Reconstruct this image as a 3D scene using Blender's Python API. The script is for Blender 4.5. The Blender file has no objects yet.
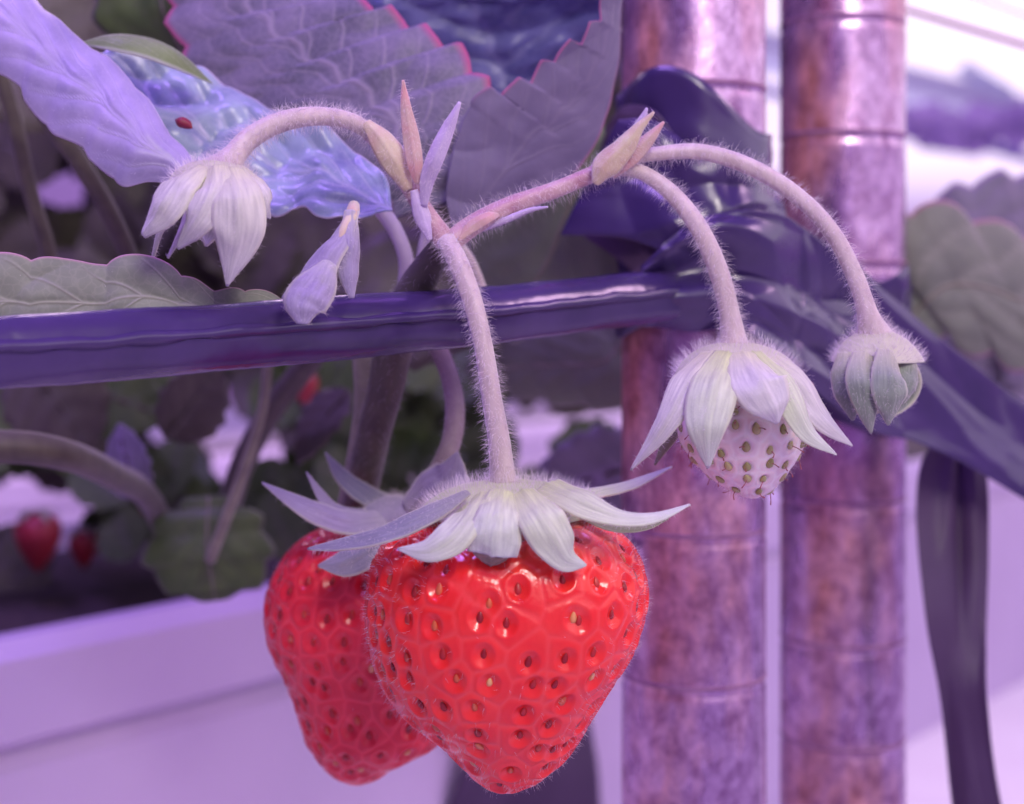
import bpy, math, random
import numpy as np
from mathutils import Vector, noise as mnoise

# ------------------------------------------------------------------ camera, world, lights, exposure
SC = bpy.context.scene
COL = SC.collection
FPX = 1500.0            # focal length in pixels of the 1024-wide frame
HORIZON = 300.0         # row of the horizon
cam_data = bpy.data.cameras.new('camera')
cam = bpy.data.objects.new('camera', cam_data)
COL.objects.link(cam)
SC.camera = cam
cam.location = (0, 0, 0)
cam.rotation_euler = (math.pi / 2, 0, 0)
cam_data.sensor_width = 36.0
cam_data.lens = 36.0 * FPX / 1024.0
cam_data.shift_y = -(402.0 - HORIZON) / 1024.0
cam_data.clip_start = 0.005
cam_data.clip_end = 50
cam_data.dof.use_dof = True
cam_data.dof.focus_distance = 0.192
cam_data.dof.aperture_fstop = 17.0

SC.view_settings.view_transform = 'Standard'
SC.view_settings.look = 'None'
SC.view_settings.gamma = 1.0
SC.view_settings.use_curve_mapping = False
SC.view_settings.exposure = 0.0

world = bpy.data.worlds.new('greenhouse_sky')
SC.world = world
world.use_nodes = True
wn = world.node_tree
wn.nodes.clear()
wo = wn.nodes.new('ShaderNodeOutputWorld')
wb = wn.nodes.new('ShaderNodeBackground')
wt = wn.nodes.new('ShaderNodeTexCoord')
ws = wn.nodes.new('ShaderNodeSeparateXYZ')


def wmath(op, a, b=None, c=None):
    n = wn.nodes.new('ShaderNodeMath'); n.operation = op
    for k, v in enumerate((a, b, c)):
        if v is None: continue
        if isinstance(v, (int, float)): n.inputs[k].default_value = v
        else: wn.links.new(v, n.inputs[k])
    return n.outputs[0]


def wrange(src, a, b, lo=0.0, hi=1.0):
    n = wn.nodes.new('ShaderNodeMapRange'); n.interpolation_type = 'SMOOTHSTEP'
    wn.links.new(src, n.inputs[0])
    for k, v in zip((1, 2, 3, 4), (a, b, lo, hi)): n.inputs[k].default_value = v
    return n.outputs[0]


wn.links.new(wt.outputs['Generated'], ws.inputs[0])
wr = wn.nodes.new('ShaderNodeValToRGB')       # violet greenhouse air, floor to roof
wn.links.new(wrange(ws.outputs['Z'], -1, 1), wr.inputs[0])
e = wr.color_ramp.elements
e[0].position = 0.0; e[0].color = (0.17, 0.075, 0.30, 1)
e[1].position = 1.0; e[1].color = (0.27, 0.15, 0.60, 1)
x = e.new(0.5); x.color = (0.37, 0.165, 0.56, 1)
x = e.new(0.60); x.color = (0.42, 0.23, 0.75, 1)
# bright open side of the greenhouse: to the right, above the neighbouring rows
mw = wmath('MULTIPLY', wrange(ws.outputs['Z'], 0.035, 0.10), wrange(ws.outputs['Z'], 0.42, 0.62, 1, 0))
mw = wmath('MULTIPLY', mw, wrange(ws.outputs['X'], 0.02, 0.22))
wmx = wn.nodes.new('ShaderNodeMix'); wmx.data_type = 'RGBA'
wn.links.new(mw, wmx.inputs[0]); wsd = wn.nodes.new('ShaderNodeMix'); wsd.data_type = 'RGBA'      # the planted side, left, is shaded
wn.links.new(wrange(ws.outputs['X'], -0.75, 0.05, 0.0, 1.0), wsd.inputs[0])
wsd.inputs[6].default_value = (0.11, 0.06, 0.19, 1)
wn.links.new(wr.outputs[0], wsd.inputs[7]); wn.links.new(wsd.outputs[2], wmx.inputs[6])
wmx.inputs[7].default_value = (1.30, 1.08, 1.40, 1)
wn.links.new(wmx.outputs[2], wb.inputs[0])
wn.links.new(wb.outputs[0], wo.inputs[0])
wb.inputs['Strength'].default_value = 1.0


def area_light(name, loc, target, size, energy, color, size_y=None):
    ld = bpy.data.lights.new(name, 'AREA')
    ld.energy = energy; ld.color = color; ld.size = size
    if size_y:
        ld.shape = 'RECTANGLE'; ld.size_y = size_y
    o = bpy.data.objects.new(name, ld)
    COL.objects.link(o)
    o.location = loc
    o.rotation_euler = (Vector(target) - Vector(loc)).to_track_quat('-Z', 'Y').to_euler()
    return o


# grow lamps over the row (violet) and an added front fill standing in for daylight
area_light('grow_lamp_light', (-0.22, 0.10, 0.62), (-0.02, 0.24, 0.02), 0.40, 3.9, (0.44, 0.24, 1.0), 0.12)
area_light('front_fill_light', (0.10, -0.16, 0.26), (0.01, 0.2, -0.02), 0.13, 1.25, (1.0, 0.90, 0.82))
area_light('right_side_light', (0.75, 0.30, 0.50), (0.1, 0.3, 0.0), 0.25, 1.6, (1.0, 0.62, 0.92), 0.10)  # pinkish light from the right, gives highlights on the pipes

area_light('aisle_floor_fill', (0.75, 2.0, 0.7), (0.75, 2.0, -0.6), 0.5, 9.0, (1.0, 0.78, 0.98))  # added light, brightens the pale floor at the lower right
area_light('next_row_fill', (-0.10, 1.05, 0.50), (-0.10, 1.15, -0.15), 0.5, 4.5, (1.0, 0.72, 1.0), 0.15)  # added light, whitens the far trough seen through the leaf gaps

# ------------------------------------------------------------------ helpers
MM = 0.001
RNG = np.random.default_rng(7)
random.seed(7)


def P(px, py, d):
    """image point at distance d (mm) in front of the camera -> metres"""
    return np.array([(px - 512.0) / FPX * d, d, -(py - HORIZON) / FPX * d]) * MM


def PL(pts):
    return np.array([P(*p) for p in pts])


def px2m(w, d):
    return w / FPX * d * MM


OFF = {}


def tag(o, label=None, cat=None, group=None, kind=None):
    if label: o['label'] = label
    if cat: o['category'] = cat
    if group: o['group'] = group
    if kind: o['kind'] = kind
    return o


def thing(name, label, cat, loc, group=None):
    o = bpy.data.objects.new(name, None)
    COL.objects.link(o)
    o.location = tuple(float(v) for v in loc)
    o.empty_display_size = 0.005
    OFF[o.name] = np.array(loc, dtype=float)
    return tag(o, label, cat, group)


def mesh(name, verts, faces, mat, parent=None, attrs=None, smooth=True, solid=None, kind=None):
    me = bpy.data.meshes.new(name)
    verts = np.asarray(verts, dtype=float)
    off = OFF[parent.name] if parent is not None else np.zeros(3)
    v = verts - off
    me.from_pydata(v.tolist(), [], faces if isinstance(faces, list) else faces.tolist())
    me.update()
    if smooth:
        me.shade_smooth()
    if attrs:
        for k, a in attrs.items():
            at = me.attributes.new(k, 'FLOAT', 'POINT')
            at.data.foreach_set('value', np.asarray(a, dtype=np.float32))
    me.materials.append(mat)
    o = bpy.data.objects.new(name, me)
    COL.objects.link(o)
    OFF[o.name] = off
    if parent is not None:
        o.parent = parent
    if solid:
        m = o.modifiers.new('thickness', 'SOLIDIFY')
        m.thickness = solid
        m.offset = 0
    if kind:
        o['kind'] = kind
    return o


def grid_faces(nu, nv, closed_v=False):
    f = []
    for i in range(nu - 1):
        for j in range(nv if closed_v else nv - 1):
            j2 = (j + 1) % nv
            f.append((i * nv + j, i * nv + j2, (i + 1) * nv + j2, (i + 1) * nv + j))
    return f


def spline(pts, n, power=0.5):
    """Catmull-Rom through pts (k x m) resampled to n points, chord-length parameter"""
    pts = np.asarray(pts, dtype=float)
    k = len(pts)
    if k == 2:
        t = np.linspace(0, 1, n)[:, None]
        return pts[0] * (1 - t) + pts[1] * t
    d = np.linalg.norm(np.diff(pts[:, :3], axis=0), axis=1) ** 1.0 + 1e-12
    T = np.concatenate([[0], np.cumsum(d)])
    m = np.zeros_like(pts)
    m[1:-1] = (pts[2:] - pts[:-2]) / (T[2:] - T[:-2])[:, None]
    m[0] = (pts[1] - pts[0]) / d[0]
    m[-1] = (pts[-1] - pts[-2]) / d[-1]
    out = []
    for t in np.linspace(0, T[-1], n):
        i = min(k - 2, max(0, np.searchsorted(T, t, side='right') - 1))
        h = d[i]; u = (t - T[i]) / h
        out.append((2*u**3 - 3*u**2 + 1) * pts[i] + (u**3 - 2*u**2 + u) * h * m[i]
                   + (-2*u**3 + 3*u**2) * pts[i+1] + (u**3 - u**2) * h * m[i+1])
    return np.array(out)


def nrm(v):
    return v / (np.linalg.norm(v, axis=-1, keepdims=True) + 1e-15)


def tube_geo(pts, radii, seg=14, n=40, flat=1.0, groove=0.0, ngroove=5, wob=0.0):
    """pts k x 3 metres, radii metres -> verts, faces, centre line"""
    R = np.interp(np.linspace(0, 1, n), np.linspace(0, 1, len(radii)), radii) if len(radii) != len(pts) else None
    if R is None:
        pr = spline(np.hstack([pts, np.array(radii)[:, None]]), n)
        C, R = pr[:, :3], pr[:, 3]
    else:
        C = spline(pts, n)
    T = nrm(np.gradient(C, axis=0))
    ref = np.array([0, -1.0, 0])
    N = nrm(ref - (T @ ref)[:, None] * T)
    B = np.cross(T, N)
    th = np.linspace(0, 2 * np.pi, seg, endpoint=False)
    V = []
    for i in range(n):
        r = R[i] * (1 + groove * np.cos(th * ngroove + i * 0.05))
        if wob:
            r = r * (1 + wob * np.array([mnoise.noise(Vector((math.cos(a)*0.8, math.sin(a)*0.8, i * 6.0 / n * 1.7 + R[0]*999))) for a in th]))
        V.append(C[i] + np.outer(r * np.cos(th), N[i]) * flat + np.outer(r * np.sin(th), B[i]))
    V = np.vstack(V)
    F = grid_faces(n, seg, True)
    a = len(V)
    V = np.vstack([V, C[0], C[-1]])
    for j in range(seg):
        F.append((a, (j + 1) % seg, j))
        F.append((a + 1, (n - 1) * seg + j, (n - 1) * seg + (j + 1) % seg))
    return V, F, C


def hair_geo(verts, faces, count, length, radius, bias=(0, 0, -0.15), jit=0.45, rng=None, keep=None, lenjit=0.5, curl=0.25):
    """fine tapered hairs rooted on a surface: verts, faces"""
    rng = rng or RNG
    tri = []
    for f in faces:
        tri.append((f[0], f[1], f[2]))
        if len(f) == 4:
            tri.append((f[0], f[2], f[3]))
    tri = np.array(tri)
    a, b, c = verts[tri[:, 0]], verts[tri[:, 1]], verts[tri[:, 2]]
    nn = np.cross(b - a, c - a)
    ar = np.linalg.norm(nn, axis=1)
    nn = nn / (ar[:, None] + 1e-18)
    cen = (a + b + c) / 3
    w = ar.copy()
    if keep is not None:
        w = w * keep(cen, nn)
    w /= w.sum()
    idx = rng.choice(len(tri), count, p=w)
    u = rng.random((count, 2)); su = u.sum(1) > 1; u[su] = 1 - u[su]
    p = a[idx] + (b - a)[idx] * u[:, :1] + (c - a)[idx] * u[:, 1:]
    d = nrm(nn[idx] + np.array(bias) + rng.normal(0, jit, (count, 3)))
    L = length * (1 - lenjit * rng.random(count))
    bend = rng.normal(0, curl, (count, 3)) + np.array(bias) * 0.8
    mid = p + d * L[:, None] * 0.5
    tip = mid + nrm(d + bend) * L[:, None] * 0.5
    s1 = nrm(np.cross(d, np.array([0.31, 0.5, 0.8])))
    s2 = np.cross(d, s1)
    V = np.zeros((count, 7, 3))
    for k in range(3):
        an = 2 * math.pi * k / 3
        o_ = s1 * math.cos(an) + s2 * math.sin(an)
        V[:, k] = p + o_ * radius
        V[:, 3 + k] = mid + o_ * radius * 0.7
    V[:, 6] = tip
    base = np.arange(count)[:, None] * 7
    q = []
    for k in range(3):
        k2 = (k + 1) % 3
        q.append(np.hstack([base + k, base + k2, base + 3 + k2, base + 3 + k]))
    q = np.vstack(q).tolist()
    t = []
    for k in range(3):
        k2 = (k + 1) % 3
        t.append(np.hstack([base + 3 + k, base + 3 + k2, base + 6]))
    t = np.vstack(t).tolist()
    return V.reshape(-1, 3), q + t


class Acc:
    """collect geometry into one mesh"""
    def __init__(self):
        self.v = []; self.f = []; self.n = 0; self.a = {}
    def add(self, v, f, attrs=None):
        self.v.append(v)
        n = self.n
        self.f += [tuple(i + n for i in q) for q in f]
        self.n += len(v)
        for k, x in (attrs or {}).items():
            self.a.setdefault(k, []).append(x)
    def build(self, name, mat, parent=None, **kw):
        at = {k: np.concatenate(x) for k, x in self.a.items()} or None
        return mesh(name, np.vstack(self.v), self.f, mat, parent, attrs=at, **kw)


# ------------------------------------------------------------------ materials
def mat_base(name):
    m = bpy.data.materials.new(name)
    m.use_nodes = True
    nt = m.node_tree
    b = nt.nodes['Principled BSDF']
    return m, nt, b


def N_(nt, typ, **kw):
    n = nt.nodes.new(typ)
    for k, v in kw.items():
        if k in n.inputs.keys():
            n.inputs[k].default_value = v
        else:
            setattr(n, k, v)
    return n


def noise_node(nt, per_mm, detail=4.0, rough=0.55, stretch=None):
    tc = nt.nodes.new('ShaderNodeTexCoord')
    n = nt.nodes.new('ShaderNodeTexNoise')
    n.inputs['Scale'].default_value = 1.0
    n.inputs['Detail'].default_value = detail
    n.inputs['Roughness'].default_value = rough
    mp = nt.nodes.new('ShaderNodeMapping')
    s = per_mm * 1000
    st = stretch or (1, 1, 1)
    mp.inputs['Scale'].default_value = (s * st[0], s * st[1], s * st[2])
    nt.links.new(tc.outputs['Object'], mp.inputs['Vector'])
    nt.links.new(mp.outputs[0], n.inputs['Vector'])
    return n


def ramp(nt, src, stops):
    r = nt.nodes.new('ShaderNodeValToRGB')
    nt.links.new(src, r.inputs[0])
    e = r.color_ramp.elements
    e[0].position, e[0].color = stops[0][0], (*stops[0][1], 1)
    e[1].position, e[1].color = stops[-1][0], (*stops[-1][1], 1)
    for p, c in stops[1:-1]:
        k = e.new(p); k.color = (*c, 1)
    return r


def mix(nt, fac, a, b, blend='MIX'):
    m = nt.nodes.new('ShaderNodeMix')
    m.data_type = 'RGBA'; m.blend_type = blend
    if isinstance(fac, (int, float)):
        m.inputs[0].default_value = fac
    else:
        nt.links.new(fac, m.inputs[0])
    for s, x in ((6, a), (7, b)):
        if isinstance(x, tuple):
            m.inputs[s].default_value = (*x, 1)
        else:
            nt.links.new(x, m.inputs[s])
    return m.outputs[2]


def attr(nt, name):
    a = nt.nodes.new('ShaderNodeAttribute')
    a.attribute_name = name
    return a.outputs['Fac']


def bump(nt, b, h, strength=0.3, dist=0.0003):
    bp = nt.nodes.new('ShaderNodeBump')
    bp.inputs['Strength'].default_value = strength
    bp.inputs['Distance'].default_value = dist
    nt.links.new(h, bp.inputs['Height'])
    nt.links.new(bp.outputs[0], b.inputs['Normal'])
    return bp


def simple_mat(name, c1, c2, per_mm=0.3, rough=0.5, metallic=0.0, bump_s=0.2, spec=0.5, sheen=0.0, sub=0.0, stretch=None, bdist=0.0003, coat=0.0):
    m, nt, b = mat_base(name)
    n = noise_node(nt, per_mm, stretch=stretch)
    r = ramp(nt, n.outputs[0], [(0.3, c1), (0.7, c2)])
    nt.links.new(r.outputs[0], b.inputs['Base Color'])
    b.inputs['Roughness'].default_value = rough
    b.inputs['Metallic'].default_value = metallic
    b.inputs['Specular IOR Level'].default_value = spec
    b.inputs['Sheen Weight'].default_value = sheen
    b.inputs['Coat Weight'].default_value = coat
    if sub:
        b.inputs['Subsurface Weight'].default_value = sub
        b.inputs['Subsurface Radius'].default_value = (1, 0.7, 0.6)
        b.inputs['Subsurface Scale'].default_value = 0.0012
    if bump_s:
        bump(nt, b, n.outputs[0], bump_s, bdist)
    return m


def leaf_mat(name, c1, c2, vein, edge, rough=0.5, sheen=0.3, transl=0.25, vein_w=0.6, spec=0.4, net=0.15):
    m, nt, b = mat_base(name)
    n = noise_node(nt, 0.12, 5.0)
    r = ramp(nt, n.outputs[0], [(0.32, c1), (0.68, c2)])
    # fine net of veinlets
    tc = nt.nodes.new('ShaderNodeTexCoord')
    vo = nt.nodes.new('ShaderNodeTexVoronoi')
    vo.feature = 'DISTANCE_TO_EDGE'
    vo.inputs['Scale'].default_value = 750
    nz = noise_node(nt, 0.8, 2.0)
    va = nt.nodes.new('ShaderNodeVectorMath'); va.operation = 'MULTIPLY_ADD'
    nt.links.new(nz.outputs['Color'], va.inputs[0])
    va.inputs[1].default_value = (0.0012, 0.0012, 0.0012)
    nt.links.new(tc.outputs['Object'], va.inputs[2])
    nt.links.new(va.outputs[0], vo.inputs['Vector'])
    mr = nt.nodes.new('ShaderNodeMapRange')
    nt.links.new(vo.outputs[0], mr.inputs[0])
    mr.inputs['From Min'].default_value = 0.0; mr.inputs['From Max'].default_value = 0.12
    mr.inputs['To Min'].default_value = net; mr.inputs['To Max'].default_value = 0.0
    c = mix(nt, mr.outputs[0], r.outputs[0], vein)
    vm = nt.nodes.new('ShaderNodeMath'); vm.operation = 'MULTIPLY'
    nt.links.new(attr(nt, 'vein'), vm.inputs[0]); vm.inputs[1].default_value = vein_w
    c = mix(nt, vm.outputs[0], c, vein)
    c = mix(nt, attr(nt, 'edge'), c, edge)
    nt.links.new(c, b.inputs['Base Color'])
    b.inputs['Roughness'].default_value = rough
    b.inputs['Sheen Weight'].default_value = sheen
    b.inputs['Specular IOR Level'].default_value = spec
    ad = nt.nodes.new('ShaderNodeMath'); ad.operation = 'MULTIPLY_ADD'
    nt.links.new(attr(nt, 'vein'), ad.inputs[0]); ad.inputs[1].default_value = 0.6
    nt.links.new(n.outputs[0], ad.inputs[2])
    bump(nt, b, ad.outputs[0], 0.5, 0.0005)
    if transl:
        tr = nt.nodes.new('ShaderNodeBsdfTranslucent')
        nt.links.new(c, tr.inputs[0])
        ms = nt.nodes.new('ShaderNodeMixShader'); ms.inputs[0].default_value = transl
        nt.links.new(b.outputs[0], ms.inputs[1]); nt.links.new(tr.outputs[0], ms.inputs[2])
        nt.links.new(ms.outputs[0], nt.nodes['Material Output'].inputs[0])
    return m


def sepal_mat(name, base, mid, tip, rough=0.6, transl=0.2):
    m, nt, b = mat_base(name)
    n = noise_node(nt, 0.5, 4.0)
    r = ramp(nt, attr(nt, 'along'), [(0.0, base), (0.45, mid), (1.0, tip)])
    cv = nt.nodes.new('ShaderNodeCombineXYZ')
    sx = nt.nodes.new('ShaderNodeMath'); sx.operation = 'MULTIPLY'; sx.inputs[1].default_value = 4.0
    nt.links.new(attr(nt, 'cross'), sx.inputs[0]); nt.links.new(sx.outputs[0], cv.inputs[0])
    sy = nt.nodes.new('ShaderNodeMath'); sy.operation = 'MULTIPLY'; sy.inputs[1].default_value = 2.2
    nt.links.new(attr(nt, 'along'), sy.inputs[0]); nt.links.new(sy.outputs[0], cv.inputs[1])
    ns_ = nt.nodes.new('ShaderNodeTexNoise'); ns_.inputs['Scale'].default_value = 1.6; ns_.inputs['Detail'].default_value = 5.0
    nt.links.new(cv.outputs[0], ns_.inputs['Vector'])
    st = ramp(nt, ns_.outputs[0], [(0.32, (0.80, 0.80, 0.82)), (0.66, (1.12, 1.12, 1.10))])
    c = mix(nt, n.outputs[0], r.outputs[0], (0.80, 0.80, 0.80), 'MULTIPLY')
    c = mix(nt, 0.8, c, st.outputs[0], 'MULTIPLY')
    c = mix(nt, attr(nt, 'edge'), c, (0.85, 0.84, 0.62))
    nt.links.new(c, b.inputs['Base Color'])
    b.inputs['Roughness'].default_value = rough
    b.inputs['Sheen Weight'].default_value = 0.4
    n2 = noise_node(nt, 2.2, 3.0)
    hb = nt.nodes.new('ShaderNodeMath'); hb.operation = 'MULTIPLY_ADD'; hb.inputs[1].default_value = 1.2
    nt.links.new(ns_.outputs[0], hb.inputs[0]); nt.links.new(n2.outputs[0], hb.inputs[2])
    bump(nt, b, hb.outputs[0], 0.3, 0.0002)
    tr = nt.nodes.new('ShaderNodeBsdfTranslucent')
    nt.links.new(c, tr.inputs[0])
    ms = nt.nodes.new('ShaderNodeMixShader'); ms.inputs[0].default_value = transl
    nt.links.new(b.outputs[0], ms.inputs[1]); nt.links.new(tr.outputs[0], ms.inputs[2])
    nt.links.new(ms.outputs[0], nt.nodes['Material Output'].inputs[0])
    return m


def berry_mat(name, red1, red2, pale, rough=0.22):
    m, nt, b = mat_base(name)
    n = noise_node(nt, 0.25, 3.0)
    c = ramp(nt, n.outputs[0], [(0.3, red1), (0.7, red2)]).outputs[0]
    c = mix(nt, attr(nt, 'pale'), c, pale)
    c = mix(nt, attr(nt, 'ridge'), c, tuple(min(1, v * 1.2 + 0.05) for v in red2))
    nt.links.new(c, b.inputs['Base Color'])
    b.inputs['Roughness'].default_value = rough
    b.inputs['Specular IOR Level'].default_value = 0.6
    b.inputs['Subsurface Weight'].default_value = 0.35
    b.inputs['Subsurface Radius'].default_value = (1, 0.25, 0.2)
    b.inputs['Subsurface Scale'].default_value = 0.0015
    n2 = noise_node(nt, 1.2, 3.0)
    bump(nt, b, n2.outputs[0], 0.25, 0.0003)
    return m


def seed_mat(name, stops):
    m, nt, b = mat_base(name)
    oi = nt.nodes.new('ShaderNodeObjectInfo')
    r = ramp(nt, oi.outputs['Random'], stops)
    nt.links.new(r.outputs[0], b.inputs['Base Color'])
    b.inputs['Roughness'].default_value = 0.3
    return m


M = {}
M['stem'] = simple_mat('hairy_stem_skin', (0.50, 0.40, 0.40), (0.66, 0.56, 0.54), 0.4, 0.55, sheen=0.5, sub=0.2, stretch=(1.5, 1.5, 0.3))
M['stem_pink'] = simple_mat('pink_stem_skin', (0.42, 0.20, 0.26), (0.60, 0.42, 0.42), 0.3, 0.5, sheen=0.4, sub=0.2)
M['stem_dark'] = simple_mat('dark_stem_skin', (0.055, 0.042, 0.036), (0.10, 0.085, 0.06), 0.3, 0.6, sheen=0.2)
M['stem_green'] = simple_mat('green_petiole_skin', (0.16, 0.14, 0.11), (0.28, 0.27, 0.18), 0.3, 0.6, sheen=0.2)
M['bract'] = simple_mat('bract_skin', (0.50, 0.34, 0.26), (0.66, 0.60, 0.40), 0.25, 0.6, sheen=0.4, sub=0.2)
M['bract_pink'] = simple_mat('pink_bract_skin', (0.62, 0.28, 0.30), (0.55, 0.42, 0.36), 0.25, 0.6, sheen=0.4, sub=0.2)
M['bract_violet'] = simple_mat('violet_bract_skin', (0.46, 0.36, 0.58), (0.56, 0.46, 0.64), 0.4, 0.6, sheen=0.4)
M['hair'] = simple_mat('fine_hair', (0.80, 0.70, 0.76), (0.92, 0.84, 0.88), 0.5, 0.4, bump_s=0, sheen=0.2)
M['hair_dim'] = simple_mat('dull_fine_hair', (0.40, 0.34, 0.45), (0.55, 0.48, 0.58), 0.5, 0.4, bump_s=0)
M['sepal'] = sepal_mat('pale_sepal', (0.70, 0.80, 0.34), (0.74, 0.82, 0.58), (0.76, 0.82, 0.76))
M['sepal_blue'] = sepal_mat('bluish_sepal', (0.36, 0.36, 0.34), (0.30, 0.30, 0.38), (0.34, 0.32, 0.44))
M['sepal_grey'] = sepal_mat('grey_green_sepal', (0.66, 0.66, 0.48), (0.30, 0.36, 0.30), (0.36, 0.42, 0.34))
M['sepal_violet'] = sepal_mat('violet_sepal', (0.56, 0.54, 0.56), (0.40, 0.34, 0.52), (0.42, 0.36, 0.56))
M['sepal_cream'] = sepal_mat('cream_lilac_sepal', (0.76, 0.78, 0.46), (0.78, 0.77, 0.70), (0.76, 0.74, 0.78))
M['sepal_under'] = sepal_mat('green_sepal_underside', (0.36, 0.38, 0.24), (0.30, 0.32, 0.20), (0.28, 0.28, 0.18))
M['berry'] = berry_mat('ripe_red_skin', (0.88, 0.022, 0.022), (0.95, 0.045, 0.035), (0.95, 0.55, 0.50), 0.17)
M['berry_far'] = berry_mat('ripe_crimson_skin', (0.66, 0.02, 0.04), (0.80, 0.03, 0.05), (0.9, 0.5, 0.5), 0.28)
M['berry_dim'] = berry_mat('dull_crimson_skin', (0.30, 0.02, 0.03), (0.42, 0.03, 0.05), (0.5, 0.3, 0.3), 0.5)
M['berry_white'] = berry_mat('unripe_white_skin', (0.82, 0.68, 0.62), (0.88, 0.78, 0.70), (0.8, 0.82, 0.6), 0.4)
M['seed_ripe'] = seed_mat('ripe_achene', [(0.0, (0.28, 0.012, 0.02)), (0.6, (0.50, 0.03, 0.03)), (0.85, (0.70, 0.16, 0.06)), (1.0, (0.85, 0.55, 0.22))])
M['seed_green'] = seed_mat('green_achene', [(0.0, (0.30, 0.30, 0.09)), (1.0, (0.50, 0.46, 0.20))])
M['style'] = simple_mat('dry_style', (0.30, 0.06, 0.08), (0.45, 0.14, 0.12), 0.5, 0.5, bump_s=0)
M['pinknub'] = simple_mat('pink_petal_scrap', (0.85, 0.38, 0.42), (0.9, 0.5, 0.5), 0.3, 0.5)

M['leaf_under'] = leaf_mat('leaf_underside', (0.15, 0.145, 0.205), (0.29, 0.25, 0.37), (0.48, 0.41, 0.53), (0.62, 0.10, 0.28), transl=0.3, vein_w=0.6, net=0.22)
M['leaf_under2'] = leaf_mat('leaf_underside_violet', (0.18, 0.145, 0.27), (0.24, 0.20, 0.33), (0.34, 0.28, 0.42), (0.55, 0.14, 0.32), transl=0.3, vein_w=0.25, net=0.05)
M['leaf_blue'] = leaf_mat('leaf_upper_blue', (0.28, 0.24, 0.46), (0.46, 0.38, 0.66), (0.50, 0.44, 0.68), (0.60, 0.50, 0.66), rough=0.38, sheen=0.5, transl=0.1, vein_w=0.5)
M['leaf_crumple'] = leaf_mat('leaf_upper_crumpled', (0.16, 0.18, 0.36), (0.36, 0.46, 0.56), (0.50, 0.50, 0.66), (0.60, 0.50, 0.66), rough=0.3, sheen=0.4, transl=0.1, vein_w=0.5, spec=0.6)
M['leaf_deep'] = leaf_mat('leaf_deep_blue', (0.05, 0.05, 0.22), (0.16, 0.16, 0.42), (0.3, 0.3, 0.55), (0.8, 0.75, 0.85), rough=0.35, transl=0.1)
M['leaf_green'] = leaf_mat('leaf_grey_green', (0.19, 0.21, 0.17), (0.25, 0.28, 0.21), (0.44, 0.44, 0.36), (0.55, 0.28, 0.38), transl=0.15, vein_w=0.6)
M['leaf_soft'] = leaf_mat('leaf_soft_green', (0.15, 0.17, 0.13), (0.20, 0.24, 0.16), (0.22, 0.24, 0.18), (0.24, 0.25, 0.2), transl=0.15)
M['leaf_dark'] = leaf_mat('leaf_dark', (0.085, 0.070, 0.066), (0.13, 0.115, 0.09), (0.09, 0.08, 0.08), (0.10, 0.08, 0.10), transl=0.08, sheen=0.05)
M['leaf_darkgreen'] = leaf_mat('leaf_dark_green', (0.055, 0.095, 0.030), (0.10, 0.15, 0.045), (0.10, 0.12, 0.07), (0.12, 0.12, 0.10), transl=0.08, sheen=0.05)
M['leaf_lilac'] = leaf_mat('leaf_lilac', (0.20, 0.19, 0.23), (0.29, 0.27, 0.33), (0.4, 0.3, 0.55), (0.5, 0.35, 0.6), transl=0.2)

M['leaf_violet'] = leaf_mat('leaf_bright_violet', (0.34, 0.24, 0.56), (0.46, 0.34, 0.66), (0.5, 0.4, 0.6), (0.5, 0.35, 0.6), transl=0.5)
M['leaf_roll'] = leaf_mat('leaf_rolled_green', (0.14, 0.20, 0.07), (0.22, 0.30, 0.12), (0.3, 0.36, 0.2), (0.6, 0.62, 0.6), transl=0.15)
M['stem_mauve'] = simple_mat('mauve_stem_skin', (0.24, 0.17, 0.21), (0.34, 0.27, 0.29), 0.4, 0.6, sheen=0.2)
M['film'] = simple_mat('black_plastic_film', (0.032, 0.018, 0.085), (0.055, 0.030, 0.13), 0.08, 0.25, bump_s=0.35, spec=0.8, bdist=0.0006)
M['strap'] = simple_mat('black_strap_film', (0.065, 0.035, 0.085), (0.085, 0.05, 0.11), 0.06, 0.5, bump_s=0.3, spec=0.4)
M['white_plastic'] = simple_mat('white_trough_plastic', (0.60, 0.50, 0.67), (0.66, 0.56, 0.73), 0.02, 0.5, bump_s=0.05)
M['soil'] = simple_mat('dark_substrate', (0.03, 0.02, 0.03), (0.07, 0.05, 0.05), 0.3, 0.9, bump_s=0.8)
M['floor'] = simple_mat('pale_ground_sheet', (0.80, 0.72, 0.80), (0.86, 0.80, 0.86), 0.01, 0.6, bump_s=0.1)
M['red_speck'] = simple_mat('dried_red_petal', (0.13, 0.006, 0.025), (0.26, 0.02, 0.05), 0.5, 0.5)
M['wire'] = simple_mat('wire_coat', (0.30, 0.04, 0.20), (0.42, 0.08, 0.30), 0.1, 0.5)
M['beam'] = simple_mat('pale_beam_paint', (0.80, 0.82, 0.90), (0.86, 0.88, 0.94), 0.01, 0.4)
M['beam_lip'] = simple_mat('blue_gutter_lip', (0.16, 0.12, 0.42), (0.22, 0.16, 0.50), 0.01, 0.5)


def make_translucent(m, amount, col):
    nt = m.node_tree
    b = nt.nodes['Principled BSDF']
    tr = nt.nodes.new('ShaderNodeBsdfTranslucent'); tr.inputs[0].default_value = (*col, 1)
    ms = nt.nodes.new('ShaderNodeMixShader'); ms.inputs[0].default_value = amount
    nt.links.new(b.outputs[0], ms.inputs[1]); nt.links.new(tr.outputs[0], ms.inputs[2])
    nt.links.new(ms.outputs[0], nt.nodes['Material Output'].inputs[0])


make_translucent(M['beam'], 0.8, (0.58, 0.62, 0.74))


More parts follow.
